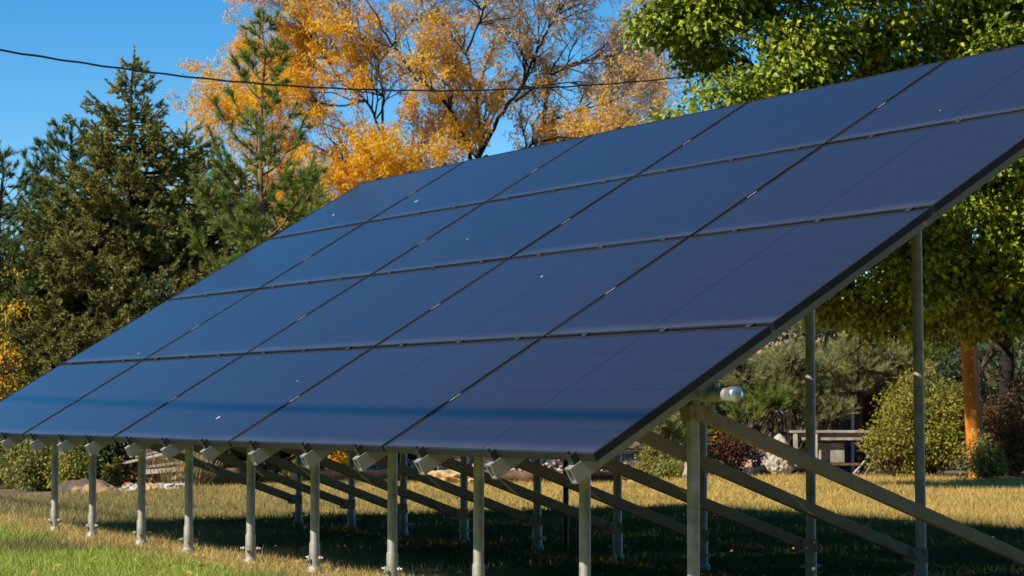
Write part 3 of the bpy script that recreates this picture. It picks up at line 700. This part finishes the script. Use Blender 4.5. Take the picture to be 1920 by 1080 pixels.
shrub('leafy_shrub', 'small round green bush left of the nearest post near the bare trunk', 1247, 862, 27.3, 50, 69, 'olive', n=900)
shrub('leafy_shrub', 'leafy yellow green bush behind the far left posts', 85, 782, 23.6, 170, 70, 'olive', n=5200, size=(.03, .055))
shrub('leafy_shrub', 'sunlit yellowish bush right of the leftmost post', 128, 838, 22.9, 60, 71, 'yellow', n=1700, size=(.03, .05))
shrub('leafy_shrub', 'dark shaded bush behind the bark slab', 190, 770, 25.0, 130, 72, 'wood', n=4200)
shrub('leafy_shrub', 'red brown bush behind the plank pile', 258, 800, 25.2, 120, 73, 'redbrown', n=3600)
shrub('leafy_shrub', 'green bush behind the fourth post from the left', 350, 770, 25.6, 120, 74, 'olive', n=3600)
shrub('leafy_shrub', 'orange brown bush low behind the fifth and sixth posts', 500, 862, 26.6, 90, 75, 'tan', n=1900)
shrub('leafy_shrub', 'dark bush behind the fifth post', 440, 760, 27.0, 170, 76, 'wood', n=4500)
shrub('leafy_shrub', 'golden leaved bush glimpsed between the rail ends in the middle', 645, 842, 27.0, 60, 77, 'gold', n=1300)
shrub('leafy_shrub', 'dark bush behind the middle posts', 600, 780, 28.5, 190, 78, 'wood', n=4500)
shrub('leafy_shrub', 'dark bush behind the gravel in the middle of the array', 790, 790, 29.0, 200, 79, 'wood', n=4500)
shrub('leafy_shrub', 'dark bush behind the rear posts right of the gravel', 960, 770, 29.5, 200, 80, 'olive', n=4500)
shrub('leafy_shrub', 'brown tinged bush behind the lower right corner of the panels', 1110, 790, 29.8, 160, 81, 'redbrown', n=3600)
shrub('leafy_shrub', 'orange yellow leaved shrub low at the left edge', 16, 515, 25.6, 60, 82, 'gold', n=1300, hk=1)
shrub('leafy_shrub', 'orange leaved sapling crown between the dark spruce and the tall thin pine', 405, 350, 30.5, 110, 83, 'gold', n=2600)
shrub('leafy_shrub', 'small golden bush in the gap right of the bare twiggy shrub', 292, 440, 29.5, 60, 84, 'gold', n=900)
for k, (px, pt, d, w_, lb) in enumerate(((1480, 560, 33.5, 190, 'tall dark bush behind the low pines near the slope of the panels'), (1620, 575, 34.0, 190, 'tall dark bush behind the bench and its cupboard'), (1770, 590, 33.0, 170, 'tall dark bush just left of the orange pole in deep shade'), (1890, 600, 33.5, 170, 'tall dark bush right of the orange pole behind the red brown bush'))):
    shrub('leafy_shrub', lb, px, pt, d, w_, 110+k, 'wood', n=6000, size=(.05, .09), clump=.12)
def clump(name, label, px, py, depth, wpx, n, seed, m, h=.5, cat='grass clump'):
    rng = np.random.default_rng(seed); b = foot(px, depth); r = wpx*depth/FPX/2
    P = np.concatenate([rng.normal(0, r*.4, (n, 2)), np.zeros((n, 1))], 1); D = unit(np.concatenate([P[:, :2]/r*.5+rng.normal(0, .22, (n, 2)), np.ones((n, 1))], 1))
    tag(link(name, blade_mesh(name, P, D, h*rng.uniform(.5, 1.1, n), .012, rng), M[m], None, b), label, cat)
clump('grass_clump', 'tall dry straw coloured grass clump right of the plank pile', 335, 900, 24.6, 90, 900, 91, 'straw', .62)
clump('grass_clump', 'yellow green grass tuft left of the nearest post at the lawn edge', 1275, 905, 27.2, 50, 350, 92, 'yellow', .28)
def stalk(label, px, pt, depth, seed):
    rng = np.random.default_rng(seed); H = hgt(pt, depth); b = foot(px, depth); n = 420
    z = H*(.15+.85*rng.random(n)); P = np.stack([rng.normal(0, .012, n), rng.normal(0, .012, n), z], 1); D = unit(np.concatenate([rng.normal(0, 1, (n, 2)), .7*np.ones((n, 1))], 1))
    t = empty('garden_seedling', b); tag(t, label, 'plant')
    link('foliage', leaf_mesh('foliage', P, unit(rng.normal(0, .4, (n, 3))+[0, 0, 1]), D, rng.uniform(.05, .10, n), .022), M['olive'], t)
    link('stem', seg_mesh('stem', [[0, 0, 0]], [[0, 0, H]], [.01], [.004]), M['bark'], t)
stalk('tall upright leafy weed left of the plank pile', 222, 862, 23.6, 93); stalk('short upright leafy weed left of the taller one by the plank pile', 204, 876, 23.5, 94)

def bare(name, label, px, ptop, depth, wpx, seed, m='twig', n=26):
    rng = np.random.default_rng(seed); b = foot(px, depth); H = hgt(ptop, depth); Wr = wpx*depth/FPX/2; limbs = []
    for k in range(n):
        a = rng.random()*6.28; e = np.array([math.cos(a)*Wr*rng.random(), math.sin(a)*Wr*rng.random(), H*rng.uniform(.6, 1)])
        limbs.append(([np.zeros(3), e*np.array([.35, .35, .5]), e], .014, .004))
    A, B, ra, rb, tw = grow(limbs, rng, 2, H*.22, .5, [7, 4], .3, (.3, .7))
    t = empty(name, b); tag(t, label, 'shrub'); link('twigs', seg_mesh('twigs', A, B, ra, rb, 4), M[m], t)
bare('bare_shrub', 'bare twiggy pinkish shrub between the left spruces', 88, 392, 29.8, 110, 95)
bare('bare_shrub', 'bare twiggy bush behind the plank pile', 290, 842, 24.6, 60, 96, n=12)
bare('bare_shrub', 'pale tangle of bare branches above the bench left end', 1415, 800, 29.2, 60, 97, n=12)

# far woodland closing the view, and an added leaf ring that blocks sky light
def woodland():
    rng = np.random.default_rng(8); bl = []
    for k in range(120):
        px = rng.uniform(-420, 2400); d = rng.uniform(40, 52)
        lo = np.interp(px, [-420, 100, 430, 700, 1150, 1350, 1700, 2400], [470, 500, 520, 600, 560, 600, 560, 430])
        py = rng.uniform(lo+40, 830); kk = d/FPX; bl.append((at(px, py, d), np.array([95*kk, 95*kk, 60*kk])*rng.uniform(.8, 1.3)))
    P, N, D, L, Wd, cc = blob_leaves(bl, 64000, rng, .22, 20, (.12, .22), .6, .4)
    # added leaf ring out of view, put in to hold back sky light
    ring = [(np.array([rng.uniform(12.5, 18), y, rng.uniform(1, 9)]), np.array([1.9, 2.4, 1.9])) for y in np.linspace(-16, 34, 70)]
    ring += [(np.array([x, rng.uniform(-20, -17), rng.uniform(.8, 4.2)]), np.array([2.2, 1.6, 1.5])) for x in np.linspace(-34, 16, 46)]
    Q = blob_leaves(ring, 34000, rng, .5, 20, (.5, .8), .6, .4)
    P, N, D = (np.concatenate([a, b]) for a, b in zip((P, N, D), Q[:3])); L = np.concatenate([L, Q[3]]); Wd = np.concatenate([Wd, Q[4]])
    ok = P[:, 2] > 0
    return leaf_mesh('woodland_and_sky_block', P[ok], N[ok], D[ok], L[ok], Wd[ok])
tag(link('woodland_and_sky_block', woodland(), M['wood']), kind='stuff')

# ---------------------------------------------------------------- house far behind on the right
M['brickwall'] = simple('weathered_brick_wall', [(.3, (.20, .09, .06)), (.7, (.30, .15, .10))], 3, .9, 0, .4, .01)
M['roof'] = simple('faded_red_shingles', [(.3, (.36, .18, .13)), (.55, (.46, .26, .19)), (.75, (.54, .33, .25))], 3, .9, 0, .5, .02)
M['fascia'] = simple('pale_painted_fascia', [(.3, (.62, .60, .56)), (.7, (.72, .70, .67))], 3, .6, 0, 0)
M['orangewood'] = simple('orange_stained_wood', [(.25, (.40, .10, .010)), (.5, (.62, .20, .02)), (.75, (.74, .30, .04))], 6, .65, 0, .4, .01)
M['greywood'] = simple('weathered_grey_wood', [(.3, (.24, .20, .16)), (.5, (.38, .33, .27)), (.7, (.52, .47, .40))], 8, .85, 0, .5, .008)
M['palewood'] = simple('pale_sawn_wood', [(.3, (.46, .38, .28)), (.7, (.66, .58, .46))], 8, .85, 0, .4, .006)
M['brownwood'] = simple('brown_wood', [(.3, (.12, .06, .03)), (.7, (.24, .13, .07))], 8, .85, 0, .4, .006)
M['darkwin'] = simple('dark_window_glass', [(.4, (.015, .018, .022)), (.6, (.03, .035, .04))], 2, .15, 0, 0)
M['rock'] = simple('pale_limestone', [(.3, (.28, .24, .18)), (.5, (.46, .41, .33)), (.7, (.62, .57, .48))], 7, .9, 0, .8, .02)
M['sandstone'] = simple('pink_sandstone', [(.3, (.36, .20, .13)), (.55, (.50, .32, .22)), (.75, (.60, .44, .33))], 6, .9, 0, .8, .02)
M['tanrock'] = simple('tan_sandstone', [(.3, (.40, .24, .10)), (.55, (.58, .39, .18)), (.75, (.66, .50, .28))], 6, .9, 0, .7, .02)
M['rubber'] = simple('black_rubber', [(.4, (.015, .015, .016)), (.6, (.035, .035, .035))], 20, .6, 0, .1, .004)
M['bluepaint'] = simple('dark_blue_paint', [(.3, (.02, .04, .09)), (.7, (.04, .07, .14))], 5, .5, 0, 0)
M['redbrick'] = simple('red_brick', [(.3, (.34, .08, .04)), (.7, (.48, .15, .08))], 10, .9, 0, .4, .005)
rotY = Matrix.Rotation(YAW, 3, 'Z')
hp = ground(1690, 60.0); t = empty('brick_house', hp); t.rotation_euler = (0, 0, YAW)
tag(t, 'low brick house with faded red roof glimpsed through the trees on the right', 'house')
w2, dep = 7.2, 3.5
link('wall', BM().box((0, dep, 1.15), (2*w2, 2*dep, 2.3)).done('wall'), M['brickwall'], t)
b = bmesh.new(); e = .6; vs = [b.verts.new(v) for v in ((-w2-e, -e, 2.30), (w2+e, -e, 2.30), (w2+e, dep, 3.75), (-w2-e, dep, 3.75), (-w2-e, 2*dep+e, 2.30), (w2+e, 2*dep+e, 2.30))]
b.faces.new((vs[0], vs[1], vs[2], vs[3])); b.faces.new((vs[3], vs[2], vs[5], vs[4])); g = bmesh.ops.extrude_face_region(b, geom=b.faces[:])
for v in g['geom']:
    if isinstance(v, bmesh.types.BMVert): v.co.z += .12
bmesh.ops.recalc_face_normals(b, faces=b.faces); me = bpy.data.meshes.new('roof'); b.to_mesh(me); b.free(); link('roof', me, M['roof'], t)
link('fascia', BM().box((0, -e-.03, 2.36), (2*(w2+e), .04, .2)).done('fascia'), M['fascia'], t)
for x in (-5.4, -2.2, 1.2, 3.3): link('porch_post', BM().box((x, -.45, 1.14), (.16, .16, 2.28)).done('porch_post'), M['orangewood'], t)
for x in (-4, -.4, 2.3, 5.2):
    f = link('window', BM().box((x, -.03, 1.35), (1.3, .06, 1.1)).done('window'), M['fascia'], t)
    link('pane', BM().box((x, -.066, 1.35), (1.14, .012, .94)).done('pane'), M['darkwin'], f)

# utility pole and the wire hung from it
D0 = 27.5; pb = ground(1829, D0); pt = at(1776, 62, D0+.2)
t = empty('utility_pole', pb); tag(t, 'leaning orange brown wooden utility pole rising into the leafy tree', 'utility pole')
d = pt-pb; link('pole', BM().cyl((0, 0, 0), d, .105, .075, 18).done('pole', True), M['orangewood'], t)
b = BM(); random.seed(9)
for k in range(9):
    f = .03+.04*k; c = d*f - FW*np.array([1, 1, 0])*.1 + RT*(.03*random.uniform(-1, 1)); b.box(c, (.012, .012, .03))
link('staples', b.done('staples'), M['fascia'], t)
link('conduit', BM().cyl(RT*.112, d*.42+RT*.098, .022, seg=10).done('conduit', True), M['greywood'], t)
wp = [(-420, 38, 15.2), (0, 98, 17.5), (230, 128, 18.8), (450, 151, 20.2), (660, 165, 21.4), (870, 170, 22.8), (1090, 165, 24.2), (1300, 143, 25.6), (1530, 110, 26.8), (1778, 76, 27.6)]
pts = np.array([at(*p) for p in wp]); q = np.linspace(0, 1, 160); tt = np.linspace(0, 1, len(pts))
C = np.stack([np.polyval(np.polyfit([p[0]/1000 for p in wp], pts[:, a], 4), (-420+2198*q)/1000) for a in range(3)], 1); C[:, 2] += .003*np.sin(np.arange(160)*1.1)
o = link('utility_wire', seg_mesh('utility_wire', C[:-1], C[1:], [.0092]*159, [.0092]*159, 8), M['cable'])
tag(o, 'sagging black utility wire crossing the sky in front of the spruce and golden tree', 'wire')

# ---------------------------------------------------------------- bench, rocks, timber along the lawn edge
def seated(name, px, depth): return empty(name, ground(px, depth))
K = 29.6/FPX
t = seated('garden_bench', 1572, 29.6); t.rotation_euler = (0, 0, YAW); tag(t, 'long weathered wooden work bench with pale legs under the low pines', 'bench')
link('bench_top', BM().box((0, 0, .60), (1.40, .42, .035)).bev(.004, 1).done('bench_top'), M['greywood'], t)
link('apron', BM().box((.05, -.15, .53), (1.20, .025, .095)).done('apron'), M['greywood'], t)
for x, m_ in ((-.36, 'palewood'), (-.24, 'palewood'), (.62, 'greywood'), (-.64, 'greywood')):
    link('leg', BM().box((x, -.175 if x != -.24 else .12, .29), (.055, .05, .582)).done('leg'), M[m_], t)
link('shelf', BM().box((-.2, .02, .14), (.95, .30, .03)).done('shelf'), M['brownwood'], t)
link('cross_strut', BM().box((.33, -.12, .33), (.03, .03, .62), Matrix.Rotation(-.8, 3, 'Y')).done('cross_strut'), M['brownwood'], t)
t = seated('storage_box', 1557, 29.65); t.rotation_euler = (0, 0, YAW); tag(t, 'grey wooden box stored on the shelf of the work bench', 'box')
link('box_body', BM().box((0, 0, .30), (.36, .22, .28)).bev(.006, 1).done('box_body'), M['greywood'], t); link('lid', BM().box((0, 0, .452), (.38, .24, .02)).done('lid'), M['brownwood'], t)
t = seated('garden_cupboard', 1620, 31.0); t.rotation_euler = (0, 0, YAW); tag(t, 'open fronted wooden garden cupboard with dark interior behind the bench', 'cupboard')
link('back_panel', BM().box((0, .36, .6), (.90, .02, 1.16)).done('back_panel'), M['brownwood'], t)
for x, m_ in ((-.46, 'brownwood'), (-.06, 'brownwood'), (.40, 'greywood')): link('post', BM().box((x, 0, .6), (.075, .075, 1.18)).done('post'), M[m_], t)
for x in (-.47, .46): link('side_panel', BM().box((x, .2, .6), (.02, .30, 1.16)).done('side_panel'), M['brownwood'], t)
link('roof', BM().box((0, .17, 1.21), (1.1, .6, .03)).done('roof'), M['greywood'], t)
t = seated('blue_board', 1583, 30.7); t.rotation_euler = (0, 0, YAW); tag(t, 'dark blue board leaning beside the white pipe behind the bench', 'board')
link('panel', BM().box((0, 0, .58), (.18, .02, 1.15), Matrix.Rotation(-.05, 3, 'X')).bev(.003, 1).done('panel'), M['bluepaint'], t)
o = link('white_pipe', BM().cyl((0, 0, 0), (.01, 0, .98), .022, seg=12).cyl((.01, 0, .96), (.01, 0, 1.0), .028, seg=12).done('white_pipe', True), M['fascia'], None, ground(1598, 30.3)); tag(o, 'upright white pipe standing behind the work bench', 'pipe')
from mathutils import noise as mn
def rock(name, label, px, pyb, size, seed, m, cat='rock', rough=.35, flat=True, group=None, depth=None, rz=0, freq=1.7):
    b = bmesh.new(); bmesh.ops.create_icosphere(b, subdivisions=4, radius=1); sd = Vector((seed*3.1, seed*1.7, seed*.9))
    for v in b.verts:
        n = v.co.normalized(); k = 1 + rough*(mn.noise(n*freq+sd)*1.2 + .55*mn.noise(n*freq*2.6+sd) + .3*mn.noise(n*freq*6+sd))
        v.co = Vector((n.x*size[0]*k, n.y*size[1]*k, n.z*size[2]*k))
        v.co.z = max(v.co.z, -size[2]*.55)
    me = bpy.data.meshes.new(name); b.to_mesh(me); b.free(); g = gpix(px, pyb) if depth is None else ground(px, depth)
    o = link(name, me, M[m], None, (g[0], g[1], size[2]*.5)); o.rotation_euler = (0, 0, YAW+rz); tag(o, label, cat, group); return o
def holey():
    b = bmesh.new(); bmesh.ops.create_icosphere(b, subdivisions=5, radius=1)
    for v in b.verts:
        n = v.co.normalized(); z = n.z*.5+.5; taper = 1-.62*z
        k = 1+.22*mn.noise(n*2.2+Vector((9, 2, 4)))+.16*mn.noise(n*5)
        pit = max(0, mn.noise(n*6.5+Vector((3, 7, 1)))-.18)*.55
        v.co = Vector((n.x*.215*taper*(k-pit)*1.25, n.y*.18*taper*(k-pit), max(-.02, (z*.62)*(1-.06*k))))
    hole = Vector((-.03, -.14, .45))
    for v in b.verts:
        d = (v.co-hole).length
        if d < .055: v.co.y += .13*(1-d/.055)
    me = bpy.data.meshes.new('holey_rock'); b.to_mesh(me); b.free()
    o = link('holey_rock', me, M['rock'], None, ground(1461, 28.6)); o.rotation_euler = (0, 0, YAW); tag(o, 'tall white limestone rock full of holes at the lawn edge behind the braces', 'rock')
holey()
rock('flat_rock', 'pale slab under the tall holey rock', 1468, 888, (.40, .2, .09), 2, 'rock', rough=.2)
for k, (px, py, sx, sz, m, lb) in enumerate((
    (1385, 882, .10, .09, 'rock', 'small white rock left of the holey rock'), (1408, 884, .17, .12, 'sandstone', 'pink sandstone boulder left of the holey rock'),
    (1350, 880, .22, .08, 'sandstone', 'flat pink sandstone slab in the low wall behind the nearest post'), (1430, 878, .14, .10, 'sandstone', 'brownish rock touching the left foot of the holey rock'),
    (1505, 886, .13, .09, 'sandstone', 'brown rock right of the holey rock'), (848, 908, .30, .12, 'tanrock', 'big tan sandstone slab behind the middle of the array'),
    (1170, 905, .24, .10, 'tanrock', 'orange tan slab just right of the lower panel corner'), (1120, 905, .17, .07, 'sandstone', 'small pink rock below the lower panel corner'),
    (247, 925, .12, .07, 'rock', 'pale yellowish rock in front of the plank pile'), (282, 922, .10, .06, 'tanrock', 'small tan rock at the right front of the plank pile'),
    (312, 920, .16, .06, 'rock', 'flat white rock right of the plank pile'), (340, 918, .15, .05, 'rock', 'low pale rock left of the fourth post'),
    (690, 905, .16, .06, 'rock', 'flat white stone at the edge of the gravel'), (730, 903, .13, .05, 'sandstone', 'pinkish stone at the edge of the gravel'),
    (600, 905, .14, .06, 'sandstone', 'reddish stone behind the sixth post'), (500, 905, .12, .07, 'tanrock', 'tan stone behind the fifth post'))):
    rock('rock', lb, px, py, (sx, sx*.7, sz), 20+k, m)
rock('brick', 'broken red brick at the left end of the plank pile', 240, 915, (.07, .05, .045), 41, 'redbrick', 'brick', .12)
# gravel heap: pebbles nobody could count
def pebbles():
    rng = np.random.default_rng(14); n = 2600; base = np.array([[1, 0, -.4], [-.5, .87, -.3], [-.5, -.87, -.5], [.1, -.1, .6]])
    px = np.concatenate([rng.normal(700, 60, n//2), rng.normal(955, 75, n//2)]); d = 26.6+rng.random(n)*2.6
    g = np.array([ground(a, b) for a, b in zip(px, d)]); g[:, 2] = .02+.22*np.exp(-((d-28.2)/1.0)**2)*rng.random(n)
    R3 = np.linalg.qr(rng.normal(size=(n, 3, 3)))[0]; V = np.einsum('nij,kj->nki', R3, base)*rng.uniform(.02, .055, n)[:, None, None]+g[:, None]
    F = np.array([[0, 1, 3], [1, 2, 3], [2, 0, 3], [0, 2, 1]])[None]+(np.arange(n)*4)[:, None, None]
    return np_mesh('gravel', V.reshape(-1, 3), F.reshape(-1, 3))
tag(link('gravel', pebbles(), leafmat('gravel_stones', [(.30, .20, .15), (.48, .36, .30), (.62, .54, .48)], 0, .9)), kind='stuff')
def log(name, label, x0, y0, x1, y1, r, m, cat='log', lift=0., r1=None, group=None, seed=1, z1=None):
    a = gpix(x0, y0); b_ = gpix(x1, y1); a[2] = r+lift; b_[2] = (r if r1 is None else r1)+lift if z1 is None else z1
    n = 12; q = np.linspace(0, 1, n); C = a[None]+(b_-a)[None]*q[:, None]; rg = np.random.default_rng(seed); C[1:-1] += rg.normal(0, r*.10, (n-2, 3)); rr = np.linspace(r, r1 or r, n)*rg.uniform(.93, 1.07, n)
    o_ = C.mean(0); C = C-o_
    b = bmesh.new(); rings = []; d = unit((b_-a)[None])[0]; X = unit(np.cross(d, [0, 0, 1.])[None])[0]; Yv = np.cross(X, d)
    for k in range(n): rings.append([b.verts.new(C[k]+(X*math.cos(w)+Yv*math.sin(w))*rr[k]) for w in np.arange(10)*.6283])
    for k in range(n-1):
        for j in range(10): b.faces.new((rings[k][j], rings[k][(j+1) % 10], rings[k+1][(j+1) % 10], rings[k+1][j]))
    b.faces.new(rings[0][::-1]); b.faces.new(rings[-1]); bmesh.ops.recalc_face_normals(b, faces=b.faces)
    me = bpy.data.meshes.new(name); b.to_mesh(me); b.free()
    for p in me.polygons: p.use_smooth = len(p.vertices) == 4
    tag(link(name, me, M[m], None, o_), label, cat, group)
log('log', 'dark log edging the lawn behind the fourth and fifth posts', 352, 912, 470, 908, .10, 'brownwood', seed=2)
log('log', 'dark log edging the lawn behind the middle posts', 545, 908, 780, 905, .085, 'darkbark', seed=3)
log('log', 'dark log edging the lawn in front of the gravel', 905, 908, 1065, 907, .085, 'brownwood', seed=4)
log('log', 'dark log edging the lawn below the lower panel corner', 1095, 908, 1200, 904, .08, 'darkbark', seed=5)
log('edging_pipe', 'long grey black pipe lying along the lawn edge in front of the holey rock', 1400, 893, 1530, 890, .065, 'rubber', 'pipe', seed=6)
log('stick', 'thick bare stick leaning against the bench front', 1601, 890, 1652, 886, .017, 'palewood', 'stick', seed=7, z1=.42)
log('stick', 'thin bare stick leaning beside the thicker one at the bench', 1622, 892, 1648, 886, .011, 'greywood', 'stick', seed=8, z1=.34)
log('log', 'grey weathered trunk leaning up behind the left side of the nearest post', 1286, 905, 1302, 900, .055, 'greywood', 'trunk', seed=9, z1=.52, r1=.03)
log('branch', 'bare reddish dead branch reaching across the low pines', 1490, 880, 1625, 880, .035, 'pinebark', 'branch', seed=10, lift=1.15, r1=.02)
b = BM(); me = bpy.data.meshes.new('tyre'); bmesh.ops.create_circle(b.b, segments=8, radius=1); b.b.free()
def torus(R0, r0, nu=36, nv=12):
    u = np.arange(nu)*2*np.pi/nu; v = np.arange(nv)*2*np.pi/nv; V = np.stack([((R0+r0*np.cos(v)[None])*np.cos(u)[:, None]), ((R0+r0*np.cos(v)[None])*np.sin(u)[:, None]), np.broadcast_to(r0*1.15*np.sin(v)[None], (nu, nv))], 2).reshape(-1, 3)
    i, j = np.meshgrid(np.arange(nu), np.arange(nv), indexing='ij'); i2, j2 = (i+1) % nu, (j+1) % nv
    return np_mesh('old_tyre', V, np.stack([i*nv+j, i2*nv+j, i2*nv+j2, i*nv+j2], 2).reshape(-1, 4), True)
g = gpix(1668, 892); o = link('old_tyre', torus(.19, .05), M['rubber'], None, (g[0], g[1]+.1, .12)); o.rotation_euler = (.35, .15, 0); tag(o, 'worn black rubber tyre lying at the lawn edge beside the yellow green bush', 'tyre')
# bark slab and plank pile on the left
def slab():
    b = bmesh.new(); nu, nv = 22, 8; vs = []
    for i in range(nu):
        row = []
        for j in range(nv):
            u, v = i/(nu-1)*2-1, j/(nv-1)*2-1; w = (1-abs(u)**2.6*.7)
            row.append(b.verts.new((u*.36, v*.15*w, .15*w*(1-v*v*.75)+.035*mn.noise(Vector((u*4, v*3, 2)))+.01)))
        vs.append(row)
    for i in range(nu-1):
        for j in range(nv-1): b.faces.new((vs[i][j], vs[i+1][j], vs[i+1][j+1], vs[i][j+1]))
    g = bmesh.ops.extrude_face_region(b, geom=b.faces[:])
    for v in g['geom']:
        if isinstance(v, bmesh.types.BMVert): v.co.z = max(.0, v.co.z-.05)
    bmesh.ops.recalc_face_normals(b, faces=b.faces); me = bpy.data.meshes.new('bark_slab'); b.to_mesh(me); b.free(); return me
m_ = simple('bark_and_raw_wood', [(.35, (.09, .065, .05)), (.5, (.16, .115, .085)), (.56, (.46, .27, .11)), (.75, (.52, .33, .15))], 3.2, .9, 0, .6, .02)
o = link('bark_slab', slab(), m_, None, gpix(162, 927)); o.rotation_euler = (0, .06, YAW); tag(o, 'curved slab of tree bark lying at the lawn edge between the two leftmost posts', 'bark slab')
PL = [(232, 905, .72, .05, .34, .30, .05, 'palewood', 'long pale plank crossing the top of the plank pile and sticking out right'), (255, 900, .52, .04, .42, .38, .12, 'greywood', 'grey plank tilted on top of the plank pile'),
      (262, 910, .50, .09, .20, .0, .02, 'palewood', 'broad pale board in the middle of the plank pile'), (290, 908, .30, .10, .13, .0, -.02, 'greywood', 'thick grey board in the plank pile'),
      (288, 912, .32, .11, .05, .0, .02, 'greywood', 'lowest grey board of the plank pile lying on the soil'), (250, 909, .46, .05, .27, .0, .06, 'greywood', 'narrow grey plank below the long pale plank')]
for k, (px, py, L, w, z, dz, rz, m2, lb) in enumerate(PL):
    g = gpix(px+35, 915); d = Vector((1, 0, .23 if dz else .12)).normalized(); a = math.atan2(d.z, d.x)
    o = link('plank', BM().box((0, 0, 0), (L*1.0, .11 if k > 1 else .05, w*.6)).bev(.004, 1).done('plank'), M[m2], None, (g[0], g[1]+.03*k, max(z, .04))); o.rotation_euler = (0, -a if dz else -.03-.02*k, YAW+rz); tag(o, lb, 'plank', 'planks heaped at the lawn edge')

def fallen():
    rng = np.random.default_rng(33); n = 700; px = rng.uniform(-100, 2000, n); d = rng.uniform(11, 27, n); k = d < edge_depth(px)-.2; px, d = px[k], d[k]
    P = np.array([ground(a, b) for a, b in zip(px, d)]); P[:, 2] = rng.uniform(.03, .06, len(P)); n = len(P)
    D = unit(np.concatenate([rng.normal(size=(n, 2)), rng.normal(0, .2, (n, 1))], 1))
    return leaf_mesh('fallen_leaves', P, unit(rng.normal(0, .35, (n, 3))+[0, 0, 1]), D, rng.uniform(.025, .05, n), rng.uniform(.015, .03, n))
tag(link('fallen_leaves', fallen(), leafmat('fallen_leaf', [(.40, .22, .07), (.55, .34, .10), (.30, .17, .08), (.62, .45, .16)], .2, .7)), kind='stuff')
